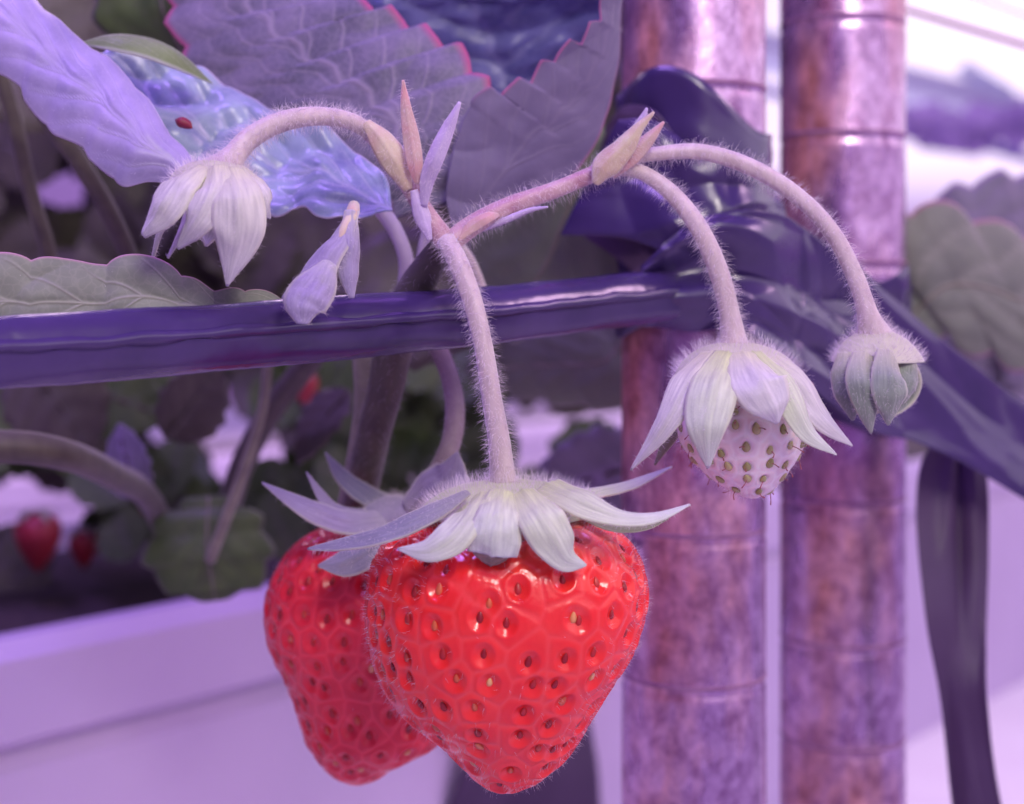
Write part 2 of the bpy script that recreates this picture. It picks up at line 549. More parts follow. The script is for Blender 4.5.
def pipe_mat():
    m, nt, b = mat_base('rusty_steel')
    n1 = noise_node(nt, 0.035, 5.0, 0.6, (1, 1, 0.35))
    tc = nt.nodes.new('ShaderNodeTexCoord'); sz = nt.nodes.new('ShaderNodeSeparateXYZ')
    nt.links.new(tc.outputs['Object'], sz.inputs[0])
    hz_ = nt.nodes.new('ShaderNodeMapRange')          # less rust high on the pipe
    nt.links.new(sz.outputs['Z'], hz_.inputs[0])
    for k_, v_ in zip((1, 2, 3, 4), (0.595, 0.655, 0.02, -0.045)): hz_.inputs[k_].default_value = v_
    ad_ = nt.nodes.new('ShaderNodeMath'); ad_.operation = 'ADD'
    nt.links.new(n1.outputs[0], ad_.inputs[0]); nt.links.new(hz_.outputs[0], ad_.inputs[1])
    n2 = noise_node(nt, 0.30, 8.0, 0.75, (1, 1, 0.7))
    steel = ramp(nt, n2.outputs[0], [(0.38, (0.36, 0.19, 0.36)), (0.62, (0.76, 0.54, 0.78))]).outputs[0]
    rust = ramp(nt, n2.outputs[0], [(0.35, (0.26, 0.08, 0.07)), (0.65, (0.74, 0.34, 0.30))]).outputs[0]
    f = ramp(nt, ad_.outputs[0], [(0.44, (0, 0, 0)), (0.60, (1, 1, 1))]).outputs[0]
    f2 = mix(nt, 0.55, f, n2.outputs[0], 'OVERLAY')
    c = mix(nt, f2, steel, rust)
    nt.links.new(c, b.inputs['Base Color'])
    rr = nt.nodes.new('ShaderNodeMapRange')
    nt.links.new(f2, rr.inputs[0])
    rr.inputs['To Min'].default_value = 0.24; rr.inputs['To Max'].default_value = 0.55
    nt.links.new(rr.outputs[0], b.inputs['Roughness'])
    mm = nt.nodes.new('ShaderNodeMapRange')
    nt.links.new(f2, mm.inputs[0])
    mm.inputs['To Min'].default_value = 0.85; mm.inputs['To Max'].default_value = 0.3
    nt.links.new(mm.outputs[0], b.inputs['Metallic'])
    bump(nt, b, n2.outputs[0], 0.25, 0.0004)
    return m


M['pipe'] = pipe_mat()
M['band'] = simple_mat('band_line', (0.24, 0.10, 0.20), (0.40, 0.22, 0.34), 0.3, 0.6, metallic=0.2)

# ------------------------------------------------------------------ setting: troughs, floor
VPX = 1750.0
DIRX = (VPX - 512.0) / FPX          # the rows run away to the right


def row_box(name, d0, t0, t1, prof, mat, parent=None):
    """extrude an (offset, z) profile in mm along the row direction; d0 = depth where it crosses image column 0"""
    x0 = -512.0 / FPX * d0
    u = nrm(np.array([DIRX, 1.0, 0.0]))
    w = np.array([-u[1], u[0], 0.0])       # away from the camera
    V = []
    for t in (t0, t1):
        for (o_, z) in prof:
            p = np.array([x0 + DIRX * t, d0 + t, z]) + w * o_
            V.append(p * MM)
    n = len(prof)
    F = [(i, (i + 1) % n, n + (i + 1) % n, n + i) for i in range(n)]
    F += [tuple(range(n))[::-1], tuple(range(n, 2 * n))]
    return mesh(name, np.array(V), F, mat, parent, smooth=False)


def trough(d0, ztop, label, t0, t1):
    x0 = -512.0 / FPX * d0
    root = thing('white_trough', label, 'planting trough', np.array([x0, d0, ztop]) * MM)
    z = ztop
    row_box('trough_body', d0, t0, t1, [(6, z - 6), (6, z - 26), (2, z - 30), (4, z - 129), (180, z - 129), (180, z - 6), (174, z - 6), (174, z - 122), (12, z - 122), (12, z - 6)], M['white_plastic'], root)
    row_box('rim', d0, t0, t1, [(0, z - 4), (0, z - 22), (3, z - 24), (5.5, z - 24), (5.5, z - 6), (10, z - 6), (10, z), (4, z)], M['white_plastic'], root)
    row_box('substrate', d0, t0, t1, [(13, z - 90), (173, z - 90), (173, z - 14), (120, z - 8), (60, z - 6), (13, z - 16)], M['soil'], root)
    return root


trough(330.0, -76.0, 'long white planting trough with a folded rim right behind the red berries', -250, 1500)
trough(1000.0, -118.0, 'white trough of the next row, glimpsed between dark leaves', -700, 2600)

fl = mesh('floor', np.array([(-4, -3, -0.62), (5, -3, -0.62), (5, 9, -0.62), (-4, 9, -0.62)]), [(0, 1, 2, 3)], M['floor'], smooth=False)
tag(fl, kind='structure')


# ------------------------------------------------------------------ rusty pipes
def pipe(name, px0, px1, radius, rings, label, seed):
    cx = (px0 + px1) / 2
    d = radius * 2 * FPX / (px1 - px0)
    c = P(cx, HORIZON, d)
    root = thing(name, label, 'pipe', (c[0], c[1], -0.62))
    seg = 96
    th = np.linspace(0, 2 * np.pi, seg, endpoint=False)
    zs, rs = [-0.62], [radius * MM]
    for ry in sorted(rings, reverse=True):
        z = P(cx, ry, d - radius)[2]
        for dz, dr in ((-1.6, 0), (-1.0, 0.05), (-0.4, -0.14), (0, -0.18), (0.4, -0.14), (1.0, 0.05), (1.6, 0)):
            zs.append(z + dz * MM); rs.append((radius + dr) * MM)
    zs.append(0.6); rs.append(radius * MM)
    # subdivide long runs
    Z, R = [], []
    for i in range(len(zs) - 1):
        k = max(1, int((zs[i+1] - zs[i]) / 0.01))
        for q in range(k):
            Z.append(zs[i] + (zs[i+1] - zs[i]) * q / k); R.append(rs[i] + (rs[i+1] - rs[i]) * q / k)
    Z.append(zs[-1]); R.append(rs[-1])
    rng = random.Random(seed)
    V = []
    for z, r in zip(Z, R):
        dent = 1 + 0.006 * mnoise.noise(Vector((z * 40, seed, 0)))
        for a in th:
            rr = r * dent * (1 + 0.004 * mnoise.noise(Vector((math.cos(a) * 1.3, math.sin(a) * 1.3, z * 60 + seed))))
            V.append((c[0] + rr * math.cos(a), c[1] + rr * math.sin(a), z))
    mesh('tube', np.array(V), grid_faces(len(Z), seg, True), M['pipe'], root)
    for ry in rings:
        z = P(cx, ry, d - radius)[2] + 1.3 * MM
        bv = []
        prof = [(radius - 0.1, -0.45), (radius + 0.10, -0.3), (radius + 0.15, 0), (radius + 0.10, 0.3), (radius - 0.1, 0.45)]
        for (r, dz) in prof:
            for a in th:
                bv.append((c[0] + r * MM * math.cos(a), c[1] + r * MM * math.sin(a), z + dz * MM))
        mesh('ring', np.array(bv), grid_faces(len(prof), seg, True), M['band'], root)
    return root, c, d


pipeA, cA, dA = pipe('rusty_pipe', 622, 765, 12.7, [88, 545, 697], 'thick rusty steel pipe directly behind the pale unripe berry', 3.3)
pipeB, cB, dB = pipe('rusty_pipe', 781, 904, 12.7, [20, 137, 268, 510, 655, 758], 'rusty steel pipe behind the small closed bud, nearer the hanging black strap', 8.1)

# ------------------------------------------------------------------ black film: rail, wrap, band, strap
rail = thing('film_wrapped_rail', 'taut black film rolled into a rail running in front of the leaves', 'rail', P(330, 330, 195))
railC = PL([(-90, 360, 166), (0, 352, 172), (150, 342, 182), (300, 330, 195), (480, 316, 212), (600, 303, 229), (665, 296, 240), (700, 292, 247)])
n, seg = 220, 40
C = spline(railC, n)
T = nrm(np.gradient(C, axis=0)); ref = np.array([0, -1.0, 0])
Nn = nrm(ref - (T @ ref)[:, None] * T); Bb = np.cross(T, Nn)
V = []
for i in range(n):
    u = i / (n - 1)
    for j in range(seg):
        a = 2 * math.pi * j / seg
        # rounded body with a folded ridge toward the viewer and a sagging lower fold
        r = 4.15 * MM
        r *= 1 + 0.10 * math.exp(-((math.sin((a - 0.0) / 2)) / 0.07) ** 2) * (0.6 + 0.6 * math.sin(u * 9))
        r *= 1 + 0.06 * math.exp(-((math.sin((a - 1.1 - 0.5 * math.sin(u * 5)) / 2)) / 0.10) ** 2)
        r *= 1 + 0.05 * mnoise.noise(Vector((math.cos(a) * 1.5, math.sin(a) * 1.5, u * 14)))
        r *= 1 + 0.015 * mnoise.noise(Vector((math.cos(a) * 3, math.sin(a) * 3, u * 90)))
        V.append(C[i] + Nn[i] * r * math.cos(a) * 0.95 + Bb[i] * r * math.sin(a))
mesh('film_roll', np.array(V), grid_faces(n, seg, True), M['film'], rail)
# loose film edge lying along the front of the roll
V = []
for i in range(n):
    u = i / (n - 1)
    for j, (a, rr) in enumerate(((0.05, 4.35), (-0.10, 4.75), (-0.28, 4.6))):
        w = 0.12 * mnoise.noise(Vector((u * 22, 3, j)))
        V.append(C[i] + Nn[i] * rr * MM * math.cos(a + w) + Bb[i] * rr * MM * math.sin(a + w))
mesh('film_edge', np.array(V), grid_faces(n, 3), M['film'], rail, solid=0.00012)


def creased(name, top, bot, n, m, amp, folds, parent, mat, seed=0, along=3.0, fine=0.3, solid=0.00018):
    """sheet between two edge curves, pleated: folds = number of pleats from top to bottom"""
    A = spline(PL(top), n); B = spline(PL(bot), n)
    V = []
    for i in range(n):
        u = i / (n - 1)
        for j in range(m):
            v = j / (m - 1)
            p = A[i] * (1 - v) + B[i] * v
            q = v * folds + 0.9 * mnoise.noise(Vector((u * along, v * 1.5, seed))) + 0.35 * u
            tri = abs((q % 1.0) - 0.5) * 2
            tri = tri ** 0.8
            h = amp * (tri - 0.5) * (0.35 + 0.9 * abs(mnoise.noise(Vector((u * 2.1, v * 2.3, seed + 5)))) * 1.6)
            # crumple facets
            cr = mnoise.voronoi(Vector((u * along * 1.6, v * folds * 0.9, seed + 9)))[0]
            h += amp * fine * (cr[1] - cr[0])
            V.append(p + np.array([0, -1.0, 0.15]) * h * MM)
    return mesh(name, np.array(V), grid_faces(n, m), mat, parent, solid=solid)


wrap = thing('black_film_wrap', 'crumpled black film knotted round both pipes and stretched down to the right', 'plastic film', P(760, 300, 245))
creased('knot', [(640, 268, 238), (690, 225, 238), (740, 214, 240), (790, 222, 246), (840, 262, 258), (880, 282, 268), (905, 268, 276)],
        [(640, 326, 240), (690, 330, 240), (740, 332, 240), (790, 372, 246), (830, 405, 256), (870, 432, 264), (905, 440, 272)], 150, 110, 6.0, 1.5, wrap, M['film'], 1.0, 2.4, 0.9)
creased('stretched_band', [(800, 226, 254), (850, 262, 262), (900, 306, 270), (960, 356, 276), (1024, 402, 282), (1110, 460, 292)],
        [(800, 392, 254), (860, 424, 264), (910, 440, 270), (960, 462, 275), (1024, 500, 280), (1110, 560, 290)], 120, 60, 2.0, 1.0, wrap, M['film'], 4.0, 1.8, 1.0)
creased('upper_flap', [(617, 122, 252), (655, 122, 250), (695, 152, 248), (735, 168, 249), (772, 180, 262)],
        [(560, 236, 254), (630, 240, 250), (690, 262, 246), (740, 262, 246), (800, 250, 258)], 90, 80, 2.4, 1.6, wrap, M['film'], 7.0, 2.0, 0.8)
creased('left_flap', [(606, 128, 258), (625, 106, 256), (655, 112, 252), (690, 160, 249)],
        [(585, 238, 258), (620, 262, 255), (650, 290, 250), (690, 300, 248)], 60, 50, 2.0, 1.3, wrap, M['strap'], 11.0, 1.5, 0.3)
# closed collar of film right round the first pipe
V = []
for i in range(24):
    for j in range(72):
        a = 2 * math.pi * j / 72
        z0 = P(700, 328, dA - 13)[2] + (0.0375 * i / 23)
        r = (13.6 + 0.9 * mnoise.noise(Vector((math.cos(a) * 2, math.sin(a) * 2, i * 0.25))) + 0.5 * abs(mnoise.noise(Vector((a * 2, i * 0.5, 2))))) * MM
        z0 += 0.002 * math.sin(a * 3 + 1) * (1 if i in (0, 23) else 1)
        V.append((cA[0] + r * math.cos(a), cA[1] + r * math.sin(a), z0 + (0.006 * math.cos(a + 2.6) if i > 12 else 0)))
mesh('pipe_collar', np.array(V), grid_faces(24, 72, True), M['film'], wrap, solid=0.0002)
V = []
for i in range(24):
    for j in range(72):
        a = 2 * math.pi * j / 72
        z0 = P(843, 428, dB - 13)[2] + (0.030 * i / 23)
        r = (13.5 + 0.8 * mnoise.noise(Vector((math.cos(a) * 2, math.sin(a) * 2, i * 0.25 + 9)))) * MM
        V.append((cB[0] + r * math.cos(a), cB[1] + r * math.sin(a), z0 + 0.002 * math.sin(a * 2)))
mesh('pipe_collar', np.array(V), grid_faces(24, 72, True), M['film'], wrap, solid=0.0002)

strap = creased('hanging_film_and_shade', [(935, 436, 290), (918, 470, 288), (915, 530, 286), (925, 620, 279), (940, 700, 280), (952, 804, 282), (965, 900, 284)],
                [(980, 440, 292), (988, 480, 290), (988, 560, 286), (984, 640, 282), (985, 700, 278), (1000, 804, 280), (1025, 900, 282)], 80, 30, 3.0, 1.0, None, M['strap'], 2.0, 1.2, 0.2)
tag(strap, 'narrow black film strap hanging straight down at the right of the pipes', 'plastic strap')
shade_strip = creased('hanging_film_and_shade', [(500, 536, 474), (498, 538, 450), (497, 560, 450), (485, 700, 448), (462, 770, 446), (430, 850, 444)],  # dark sheet put where soft shade falls on the trough face
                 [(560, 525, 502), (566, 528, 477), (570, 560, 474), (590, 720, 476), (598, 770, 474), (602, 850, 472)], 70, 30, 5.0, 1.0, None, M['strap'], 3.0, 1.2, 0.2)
tag(shade_strip, 'dark violet sheet standing in for shade beneath the tip of the biggest red berry', 'plastic strap')


# ------------------------------------------------------------------ leaves
def leaf_geo(L, R, nt=90, ns=41, teeth=(0, 0), amp=1.0, nv=8, vk=2.2, puff=0.6, bulge=2.0, crumple=0.0, seed=0.0,
             trange=(0.05, 0.97), round_teeth=False, vein_width=0.05, edge_w=0.04, jitter=0.0):
    Lc = spline(L, nt); Rc = spline(R, nt)
    tt = np.linspace(0, 1, nt)
    mid = (Lc + Rc) / 2
    tv = mid[-1] - mid[0]
    wv = (Rc - Lc)[nt // 2]
    Nn = nrm(np.cross(tv, wv))
    if Nn[1] > 0:
        Nn = -Nn
    def serr(Cc, k, side):
        if not k:
            return Cc
        T = nrm(np.gradient(Cc, axis=0))
        out = nrm(np.cross(T, Nn))
        m = np.mean(((Cc - mid) * out).sum(1))
        if m < 0: out = -out
        x = ((tt * k + jitter * np.sin(tt * 17 + seed)) % 1.0)
        s = np.sin(np.pi * x) ** 0.7 if round_teeth else np.clip(np.minimum(x / 0.72, (1 - x) / 0.28), 0, 1) ** 0.8
        s = s * ((tt > trange[0]) & (tt < trange[1]))
        return Cc + out * (s * amp * MM)[:, None]
    Lc = serr(Lc, teeth[0], -1); Rc = serr(Rc, teeth[1], 1)
    S = np.linspace(-1, 1, ns)
    V = np.zeros((nt, ns, 3)); VE = np.zeros((nt, ns)); ED = np.zeros((nt, ns))
    for j, s in enumerate(S):
        f = (s + 1) / 2
        base = Lc * (1 - f) + Rc * f
        wl = np.linalg.norm(Rc - Lc, axis=1)
        wn_ = wl / (wl.max() + 1e-9)
        q = tt * nv - abs(s) * vk + 0.15 * np.sin(tt * 9 + seed)
        dist = np.abs(((q + 0.5) % 1.0) - 0.5)
        vn = np.exp(-(dist / (vein_width * 1.4)) ** 2) * (1 - abs(s) ** 3) * 0.85
        mr = np.exp(-(s * wn_ / 0.035) ** 2)
        VE[:, j] = np.maximum(vn, mr)
        ED[:, j] = np.clip((abs(s) - (1 - edge_w)) / edge_w, 0, 1) * np.clip((tt - trange[0]) / 0.08, 0, 1)
        h = puff * (np.sin(np.pi * np.minimum(dist * 2, 1) / 1.0 * 0.5)) * (1 - abs(s) ** 6) * (1 - np.exp(-(s / 0.08) ** 2)) * wn_
        h = h + bulge * (1 - s * s) * wn_
        h = h - 0.0
        V[:, j] = base + Nn * (h * MM)[:, None]
    if crumple:
        for i in range(nt):
            for j in range(ns):
                p = V[i, j] * 1000
                a = mnoise.noise(Vector((p[0] * 0.09, p[1] * 0.05, p[2] * 0.13 + seed)))
                b = mnoise.noise(Vector((p[0] * 0.25, p[1] * 0.1, p[2] * 0.35 + seed)))
                V[i, j] += Nn * (crumple * (abs(a) * 2 - 0.4 + 0.35 * b)) * MM
    return V.reshape(-1, 3), grid_faces(nt, ns), {'vein': VE.ravel(), 'edge': ED.ravel()}


def rib_geo(V, nt, ns, rad, Nn_off=0.2):
    G = V.reshape(nt, ns, 3)
    c = G[:, ns // 2]
    idx = np.linspace(0, nt - 2, 14).astype(int)
    r = np.linspace(rad, rad * 0.25, 14)
    pts = c[idx] + np.array([0, -Nn_off * MM, 0])
    return tube_geo(pts, r, 8, 50)


def leaf(name, label, L, R, mat, cat='leaf', petiole=None, pet_mat=None, pet_r=1.0, rib=0.5, hairs=0, hair_mat=None, group=None, hlen=1.2, solid=0.00025, **kw):
    L3, R3 = PL(L), PL(R)
    root = thing(name, label, cat, L3[0], group)
    nt = kw.get('nt', 90); ns = kw.get('ns', 41)
    V, F, A = leaf_geo(L3, R3, **kw)
    bl = mesh('blade', V, F, mat, root, attrs=A, solid=solid)
    if rib:
        v, f, _ = rib_geo(V, nt, ns, rib * MM)
        mesh('midrib', v, f, pet_mat or M['stem_green'], root)
    if petiole:
        v, f, _ = tube_geo(PL(petiole), [pet_r * MM * 1.2, pet_r * MM], 12, 40)
        mesh('petiole', v, f, pet_mat or M['stem_green'], root)
    if hairs:
        hv, hf = hair_geo(V, F, hairs, hlen * MM, 0.014 * MM, bias=(0, -0.3, 0.1))
        mesh('hairs', hv, hf, hair_mat or M['hair'], root, kind='stuff')
    return root


# bright blue leaf in the upper left corner
leaf('strawberry_leaf', 'bright blue-violet leaf slanting in from the upper left corner, lobed lower end', 
     [(205, 192, 206), (150, 180, 205), (120, 182, 205), (84, 148, 206), (46, 124, 207), (16, 82, 208), (-30, 55, 210), (-110, 10, 214)],
     [(205, 192, 206), (196, 172, 206), (165, 130, 208), (138, 92, 210), (112, 66, 212), (62, 28, 214), (10, -18, 216), (-110, -90, 218)],
     M['leaf_blue'], teeth=(9, 7), amp=0.6, nv=7, bulge=3.5, puff=0.4, crumple=0.3, seed=2.0, rib=0, hairs=500, hlen=0.8, nt=140, ns=61)
leaf('strawberry_leaf', 'crumpled shiny blue leaf behind the drooping left flower', 
     [(392, 210, 212), (335, 217, 211), (300, 204, 212), (276, 212, 212), (230, 205, 213), (180, 188, 215), (140, 160, 217), (110, 120, 219), (90, 70, 222)],
     [(392, 210, 212), (385, 176, 216), (340, 142, 220), (290, 118, 223), (240, 92, 226), (190, 66, 228), (140, 50, 228), (110, 50, 226), (90, 70, 222)],
     M['leaf_crumple'], teeth=(9, 0), amp=0.7, nv=7, bulge=0.5, puff=0.6, crumple=2.6, seed=5.0, rib=0, hairs=300, nt=120, ns=61)
# big underside leaf
leaf('strawberry_leaf', 'large veined leaf seen from below with pink-tipped teeth, above the arched stem', 
     [(432, 222, 226), (345, 172, 228), (262, 118, 232), (205, 76, 236), (180, 30, 238), (170, -40, 240), (200, -140, 240), (260, -240, 240)],
     [(432, 222, 226), (462, 168, 226), (484, 108, 227), (462, 62, 229), (420, 36, 231), (372, 12, 233), (322, -8, 236), (290, -80, 238), (260, -240, 240)],
     M['leaf_under'], teeth=(14, 15), amp=2.2, nv=10, vk=3.0, bulge=2.0, puff=0.16, crumple=0.3, seed=9.0, nt=260, ns=101, rib=0, pet_mat=M['bract_violet'], vein_width=0.035,
     petiole=[(432, 222, 226), (425, 250, 228), (420, 300, 231)], edge_w=0.09)
leaf('strawberry_leaf', 'broad violet leaf underside with a jagged top edge between the truss and the pipes', 
     [(452, 238, 222), (446, 190, 221), (456, 140, 221), (474, 104, 221), (500, 96, 222), (530, 84, 223), (560, 58, 224), (588, 40, 225), (606, 10, 226), (622, -70, 228)],
     [(452, 238, 222), (500, 226, 225), (548, 200, 228), (585, 160, 230), (606, 118, 231), (618, 60, 231), (622, 0, 230), (625, -40, 229), (622, -70, 228)],
     M['leaf_under2'], teeth=(12, 0), amp=1.8, nv=8, bulge=1.0, puff=0.2, crumple=0.6, seed=14.0, nt=200, ns=71, rib=0.0, edge_w=0.06, trange=(0.34, 0.97),
     petiole=[(452, 238, 222), (470, 262, 226), (486, 300, 232)], pet_mat=M['stem'], pet_r=0.8)
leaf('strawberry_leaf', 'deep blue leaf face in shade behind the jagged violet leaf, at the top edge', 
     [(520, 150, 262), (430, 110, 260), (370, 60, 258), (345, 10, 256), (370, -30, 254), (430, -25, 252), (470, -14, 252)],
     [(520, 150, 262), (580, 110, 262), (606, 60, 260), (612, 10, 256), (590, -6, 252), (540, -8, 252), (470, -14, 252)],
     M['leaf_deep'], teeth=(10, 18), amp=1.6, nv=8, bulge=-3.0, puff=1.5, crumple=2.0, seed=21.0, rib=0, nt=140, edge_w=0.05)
leaf('strawberry_leaf', 'rolled green leaf edge above the bright blue leaf', 
     [(78, 44, 216), (110, 38, 217), (150, 42, 218), (185, 60, 219), (212, 84, 220)],
     [(78, 44, 216), (108, 50, 213), (140, 57, 213), (172, 68, 214), (212, 84, 220)],
     M['leaf_roll'], nv=5, bulge=1.5, puff=0.1, rib=0, nt=60, ns=25, edge_w=0.15)
# left leaf resting on the rail
leaf('strawberry_leaf', 'grey-green leaf with a scalloped pink edge lying on the black rail at left', 
     [(300, 322, 199), (282, 312, 196), (262, 297, 195), (238, 292, 194), (212, 300, 194), (190, 282, 193), (160, 268, 192), (122, 262, 191), (92, 270, 190), (66, 268, 189), (40, 262, 188), (0, 262, 187), (-60, 278, 185), (-110, 320, 184)],
     [(300, 322, 199), (275, 324, 194), (230, 330, 193), (180, 335, 192), (120, 342, 190), (60, 348, 188), (0, 352, 186), (-60, 352, 185), (-90, 345, 184), (-100, 335, 184), (-105, 330, 184), (-108, 325, 184), (-109, 322, 184), (-110, 320, 184)],
     M['leaf_green'], teeth=(6, 0), amp=1.2, round_teeth=True, nv=7, vk=1.2, bulge=0.8, puff=0.15, seed=3.0, rib=0, hairs=350, hlen=0.8, nt=260, ns=91, vein_width=0.03, edge_w=0.06, crumple=0.5)

# softer leaves behind
leaf('strawberry_leaf', 'olive leaf hanging behind the rail between stem and pipes', 
     [(600, 120, 262), (540, 150, 264), (490, 210, 268), (470, 280, 272), (500, 340, 276)],
     [(600, 120, 262), (626, 170, 262), (630, 230, 264), (610, 300, 268), (500, 340, 276)],
     M['leaf_soft'], teeth=(6, 6), amp=1.5, nv=6, nt=70, ns=25, rib=0.4, group=None)
leaf('strawberry_leaf', 'dull olive leaf just below the rail, left of the pipes', 
     [(630, 330, 300), (570, 320, 302), (510, 330, 305), (480, 350, 308), (470, 380, 310)],
     [(630, 330, 300), (636, 400, 300), (600, 405, 302), (530, 395, 306), (470, 380, 310)],
     M['leaf_soft'], teeth=(6, 6), amp=1.5, nv=6, nt=60, ns=21, rib=0.3)
leaf('strawberry_leaf', 'large pale grey-green leaf right of the second pipe', 
     [(900, 330, 320), (896, 270, 318), (902, 222, 316), (940, 214, 316), (990, 232, 318), (1060, 250, 322), (1120, 280, 326)],
     [(900, 330, 320), (940, 330, 318), (980, 345, 318), (1020, 360, 320), (1060, 370, 322), (1100, 340, 324), (1120, 280, 326)],
     M['leaf_green'], teeth=(6, 6), amp=3.0, round_teeth=True, nv=6, nt=90, ns=31, rib=0.4, bulge=3)
leaf('strawberry_leaf', 'lilac leaf lit from above behind the pale grey-green leaf on the right', 
     [(910, 250, 380), (930, 210, 378), (960, 192, 376), (1000, 180, 376), (1060, 184, 380), (1120, 220, 386)],
     [(910, 250, 380), (950, 270, 378), (1000, 290, 378), (1050, 290, 380), (1090, 260, 384), (1120, 220, 386)],
     M['leaf_lilac'], teeth=(6, 6), amp=3.0, nv=6, nt=70, ns=25, rib=0.0, bulge=3)
leaf('strawberry_leaf', 'dark green leaf below the rail at left, hanging over the trough rim', 
     [(210, 498, 300), (165, 520, 298), (150, 560, 296), (180, 590, 296), (215, 592, 298)],
     [(210, 498, 300), (250, 515, 300), (266, 550, 300), (255, 580, 300), (215, 592, 298)],
     M['leaf_darkgreen'], teeth=(5, 5), amp=2.0, nv=5, nt=60, ns=25, rib=0.3, bulge=3)
leaf('strawberry_leaf', 'dull dark green leaf at the top edge, left of the large veined leaf', 
     [(205, 110, 270), (140, 60, 270), (100, 10, 268), (110, -60, 268), (180, -120, 268)],
     [(205, 110, 270), (230, 60, 268), (230, 0, 266), (220, -70, 266), (180, -120, 268)],
     M['leaf_darkgreen'], teeth=(6, 6), amp=2.0, nv=6, nt=60, ns=25, rib=0.3)

# ------------------------------------------------------------------ fruit truss: stems and bracts
truss = thing('fruit_truss', 'pale hairy branching fruit stem with papery bracts in front of the leaves', 'plant stem', P(446, 240, 199))


def hairy_tube(part, pts, radii, mat, parent, nh, hl=1.9, seg=18, n=60, hair_mat=None, sub=None):
    v, f, c = tube_geo(pts, radii, seg, n, groove=0.03, ngroove=5)
    o = mesh(part, v, f, mat, parent)
    if nh:
        hv, hf = hair_geo(v, f, int(nh * 1.5), hl * 1.3 * MM, 0.017 * MM, bias=(0, 0, -0.35), jit=0.4, lenjit=0.7, curl=0.35)
        mesh('hairs', hv, hf, hair_mat or M['hair'], o, kind='stuff')
    return o


def r_(w, d):
    return px2m(w, d) / 2


hairy_tube('main_stalk', PL([(448, 240, 200), (432, 262, 206), (412, 296, 214), (395, 340, 221), (385, 390, 226), (372, 440, 232), (355, 520, 245)]),
           [r_(24, 200), r_(30, 206), r_(38, 214), r_(40, 221), r_(36, 226), r_(34, 232), r_(34, 245)], M['stem_dark'], truss, 600, 1.2, hair_mat=M['hair_dim'])
hairy_tube('left_branch', PL([(446, 242, 199), (425, 212, 200), (405, 178, 201), (385, 148, 201), (368, 130, 201)]),
           [r_(22, 199), r_(19, 200), r_(19, 201), r_(19, 201), r_(18, 201)], M['stem_pink'], truss, 500)
hairy_tube('right_branch', PL([(448, 244, 199), (475, 224, 200), (510, 206, 201), (555, 190, 202), (612, 166, 203)]),
           [r_(22, 199), r_(21, 200), r_(19, 201), r_(17, 202), r_(16, 203)], M['stem_pink'], truss, 600)
hairy_tube('side_stalk', PL([(470, 232, 200.5), (500, 222, 200), (530, 210, 199.5), (548, 207, 199)]),
           [r_(7, 200), r_(7, 200), r_(5, 200), r_(2, 199)], M['bract_violet'], truss, 60, 1.0, 10, 30)


def ribbon_geo(pts, widths, hint, cup=0.2, n=40, m=13, twist=0.0, ripple=0.0, seed=0.0):
    """pointed blade along pts (metres); widths metres at the control points; hint = outward normal"""
    pr = spline(np.hstack([pts, np.array(widths)[:, None]]), n)
    C, W = pr[:, :3], np.maximum(pr[:, 3], 1e-6)
    T = nrm(np.gradient(C, axis=0))
    hint = np.asarray(hint, float)
    if hint.ndim == 1:
        H = np.tile(hint, (n, 1))
    else:
        H = spline(hint, n)
    S = nrm(np.cross(T, H)); Nn = np.cross(S, T)
    V = []; AL = []; ED = []; CR = []
    for i in range(n):
        for j in range(m):
            s = 2 * j / (m - 1) - 1
            CR.append(s)
            an = s * cup * 2
            h = -abs(s) ** 2 * cup * W[i] * 0.5
            h += ripple * W[i] * 0.2 * mnoise.noise(Vector((i * 0.15, s * 1.2, seed)))
            h += W[i] * (0.05 * math.exp(-(s / 0.10) ** 2) - 0.02 * abs(math.sin(s * 7)))
            V.append(C[i] + S[i] * s * W[i] / 2 + Nn[i] * h)
            AL.append(i / (n - 1)); ED.append(max(0.0, (abs(s) - 0.9) / 0.1) * 0.6)
    return np.array(V), grid_faces(n, m), {'along': np.array(AL), 'edge': np.array(ED), 'cross': np.array(CR)}


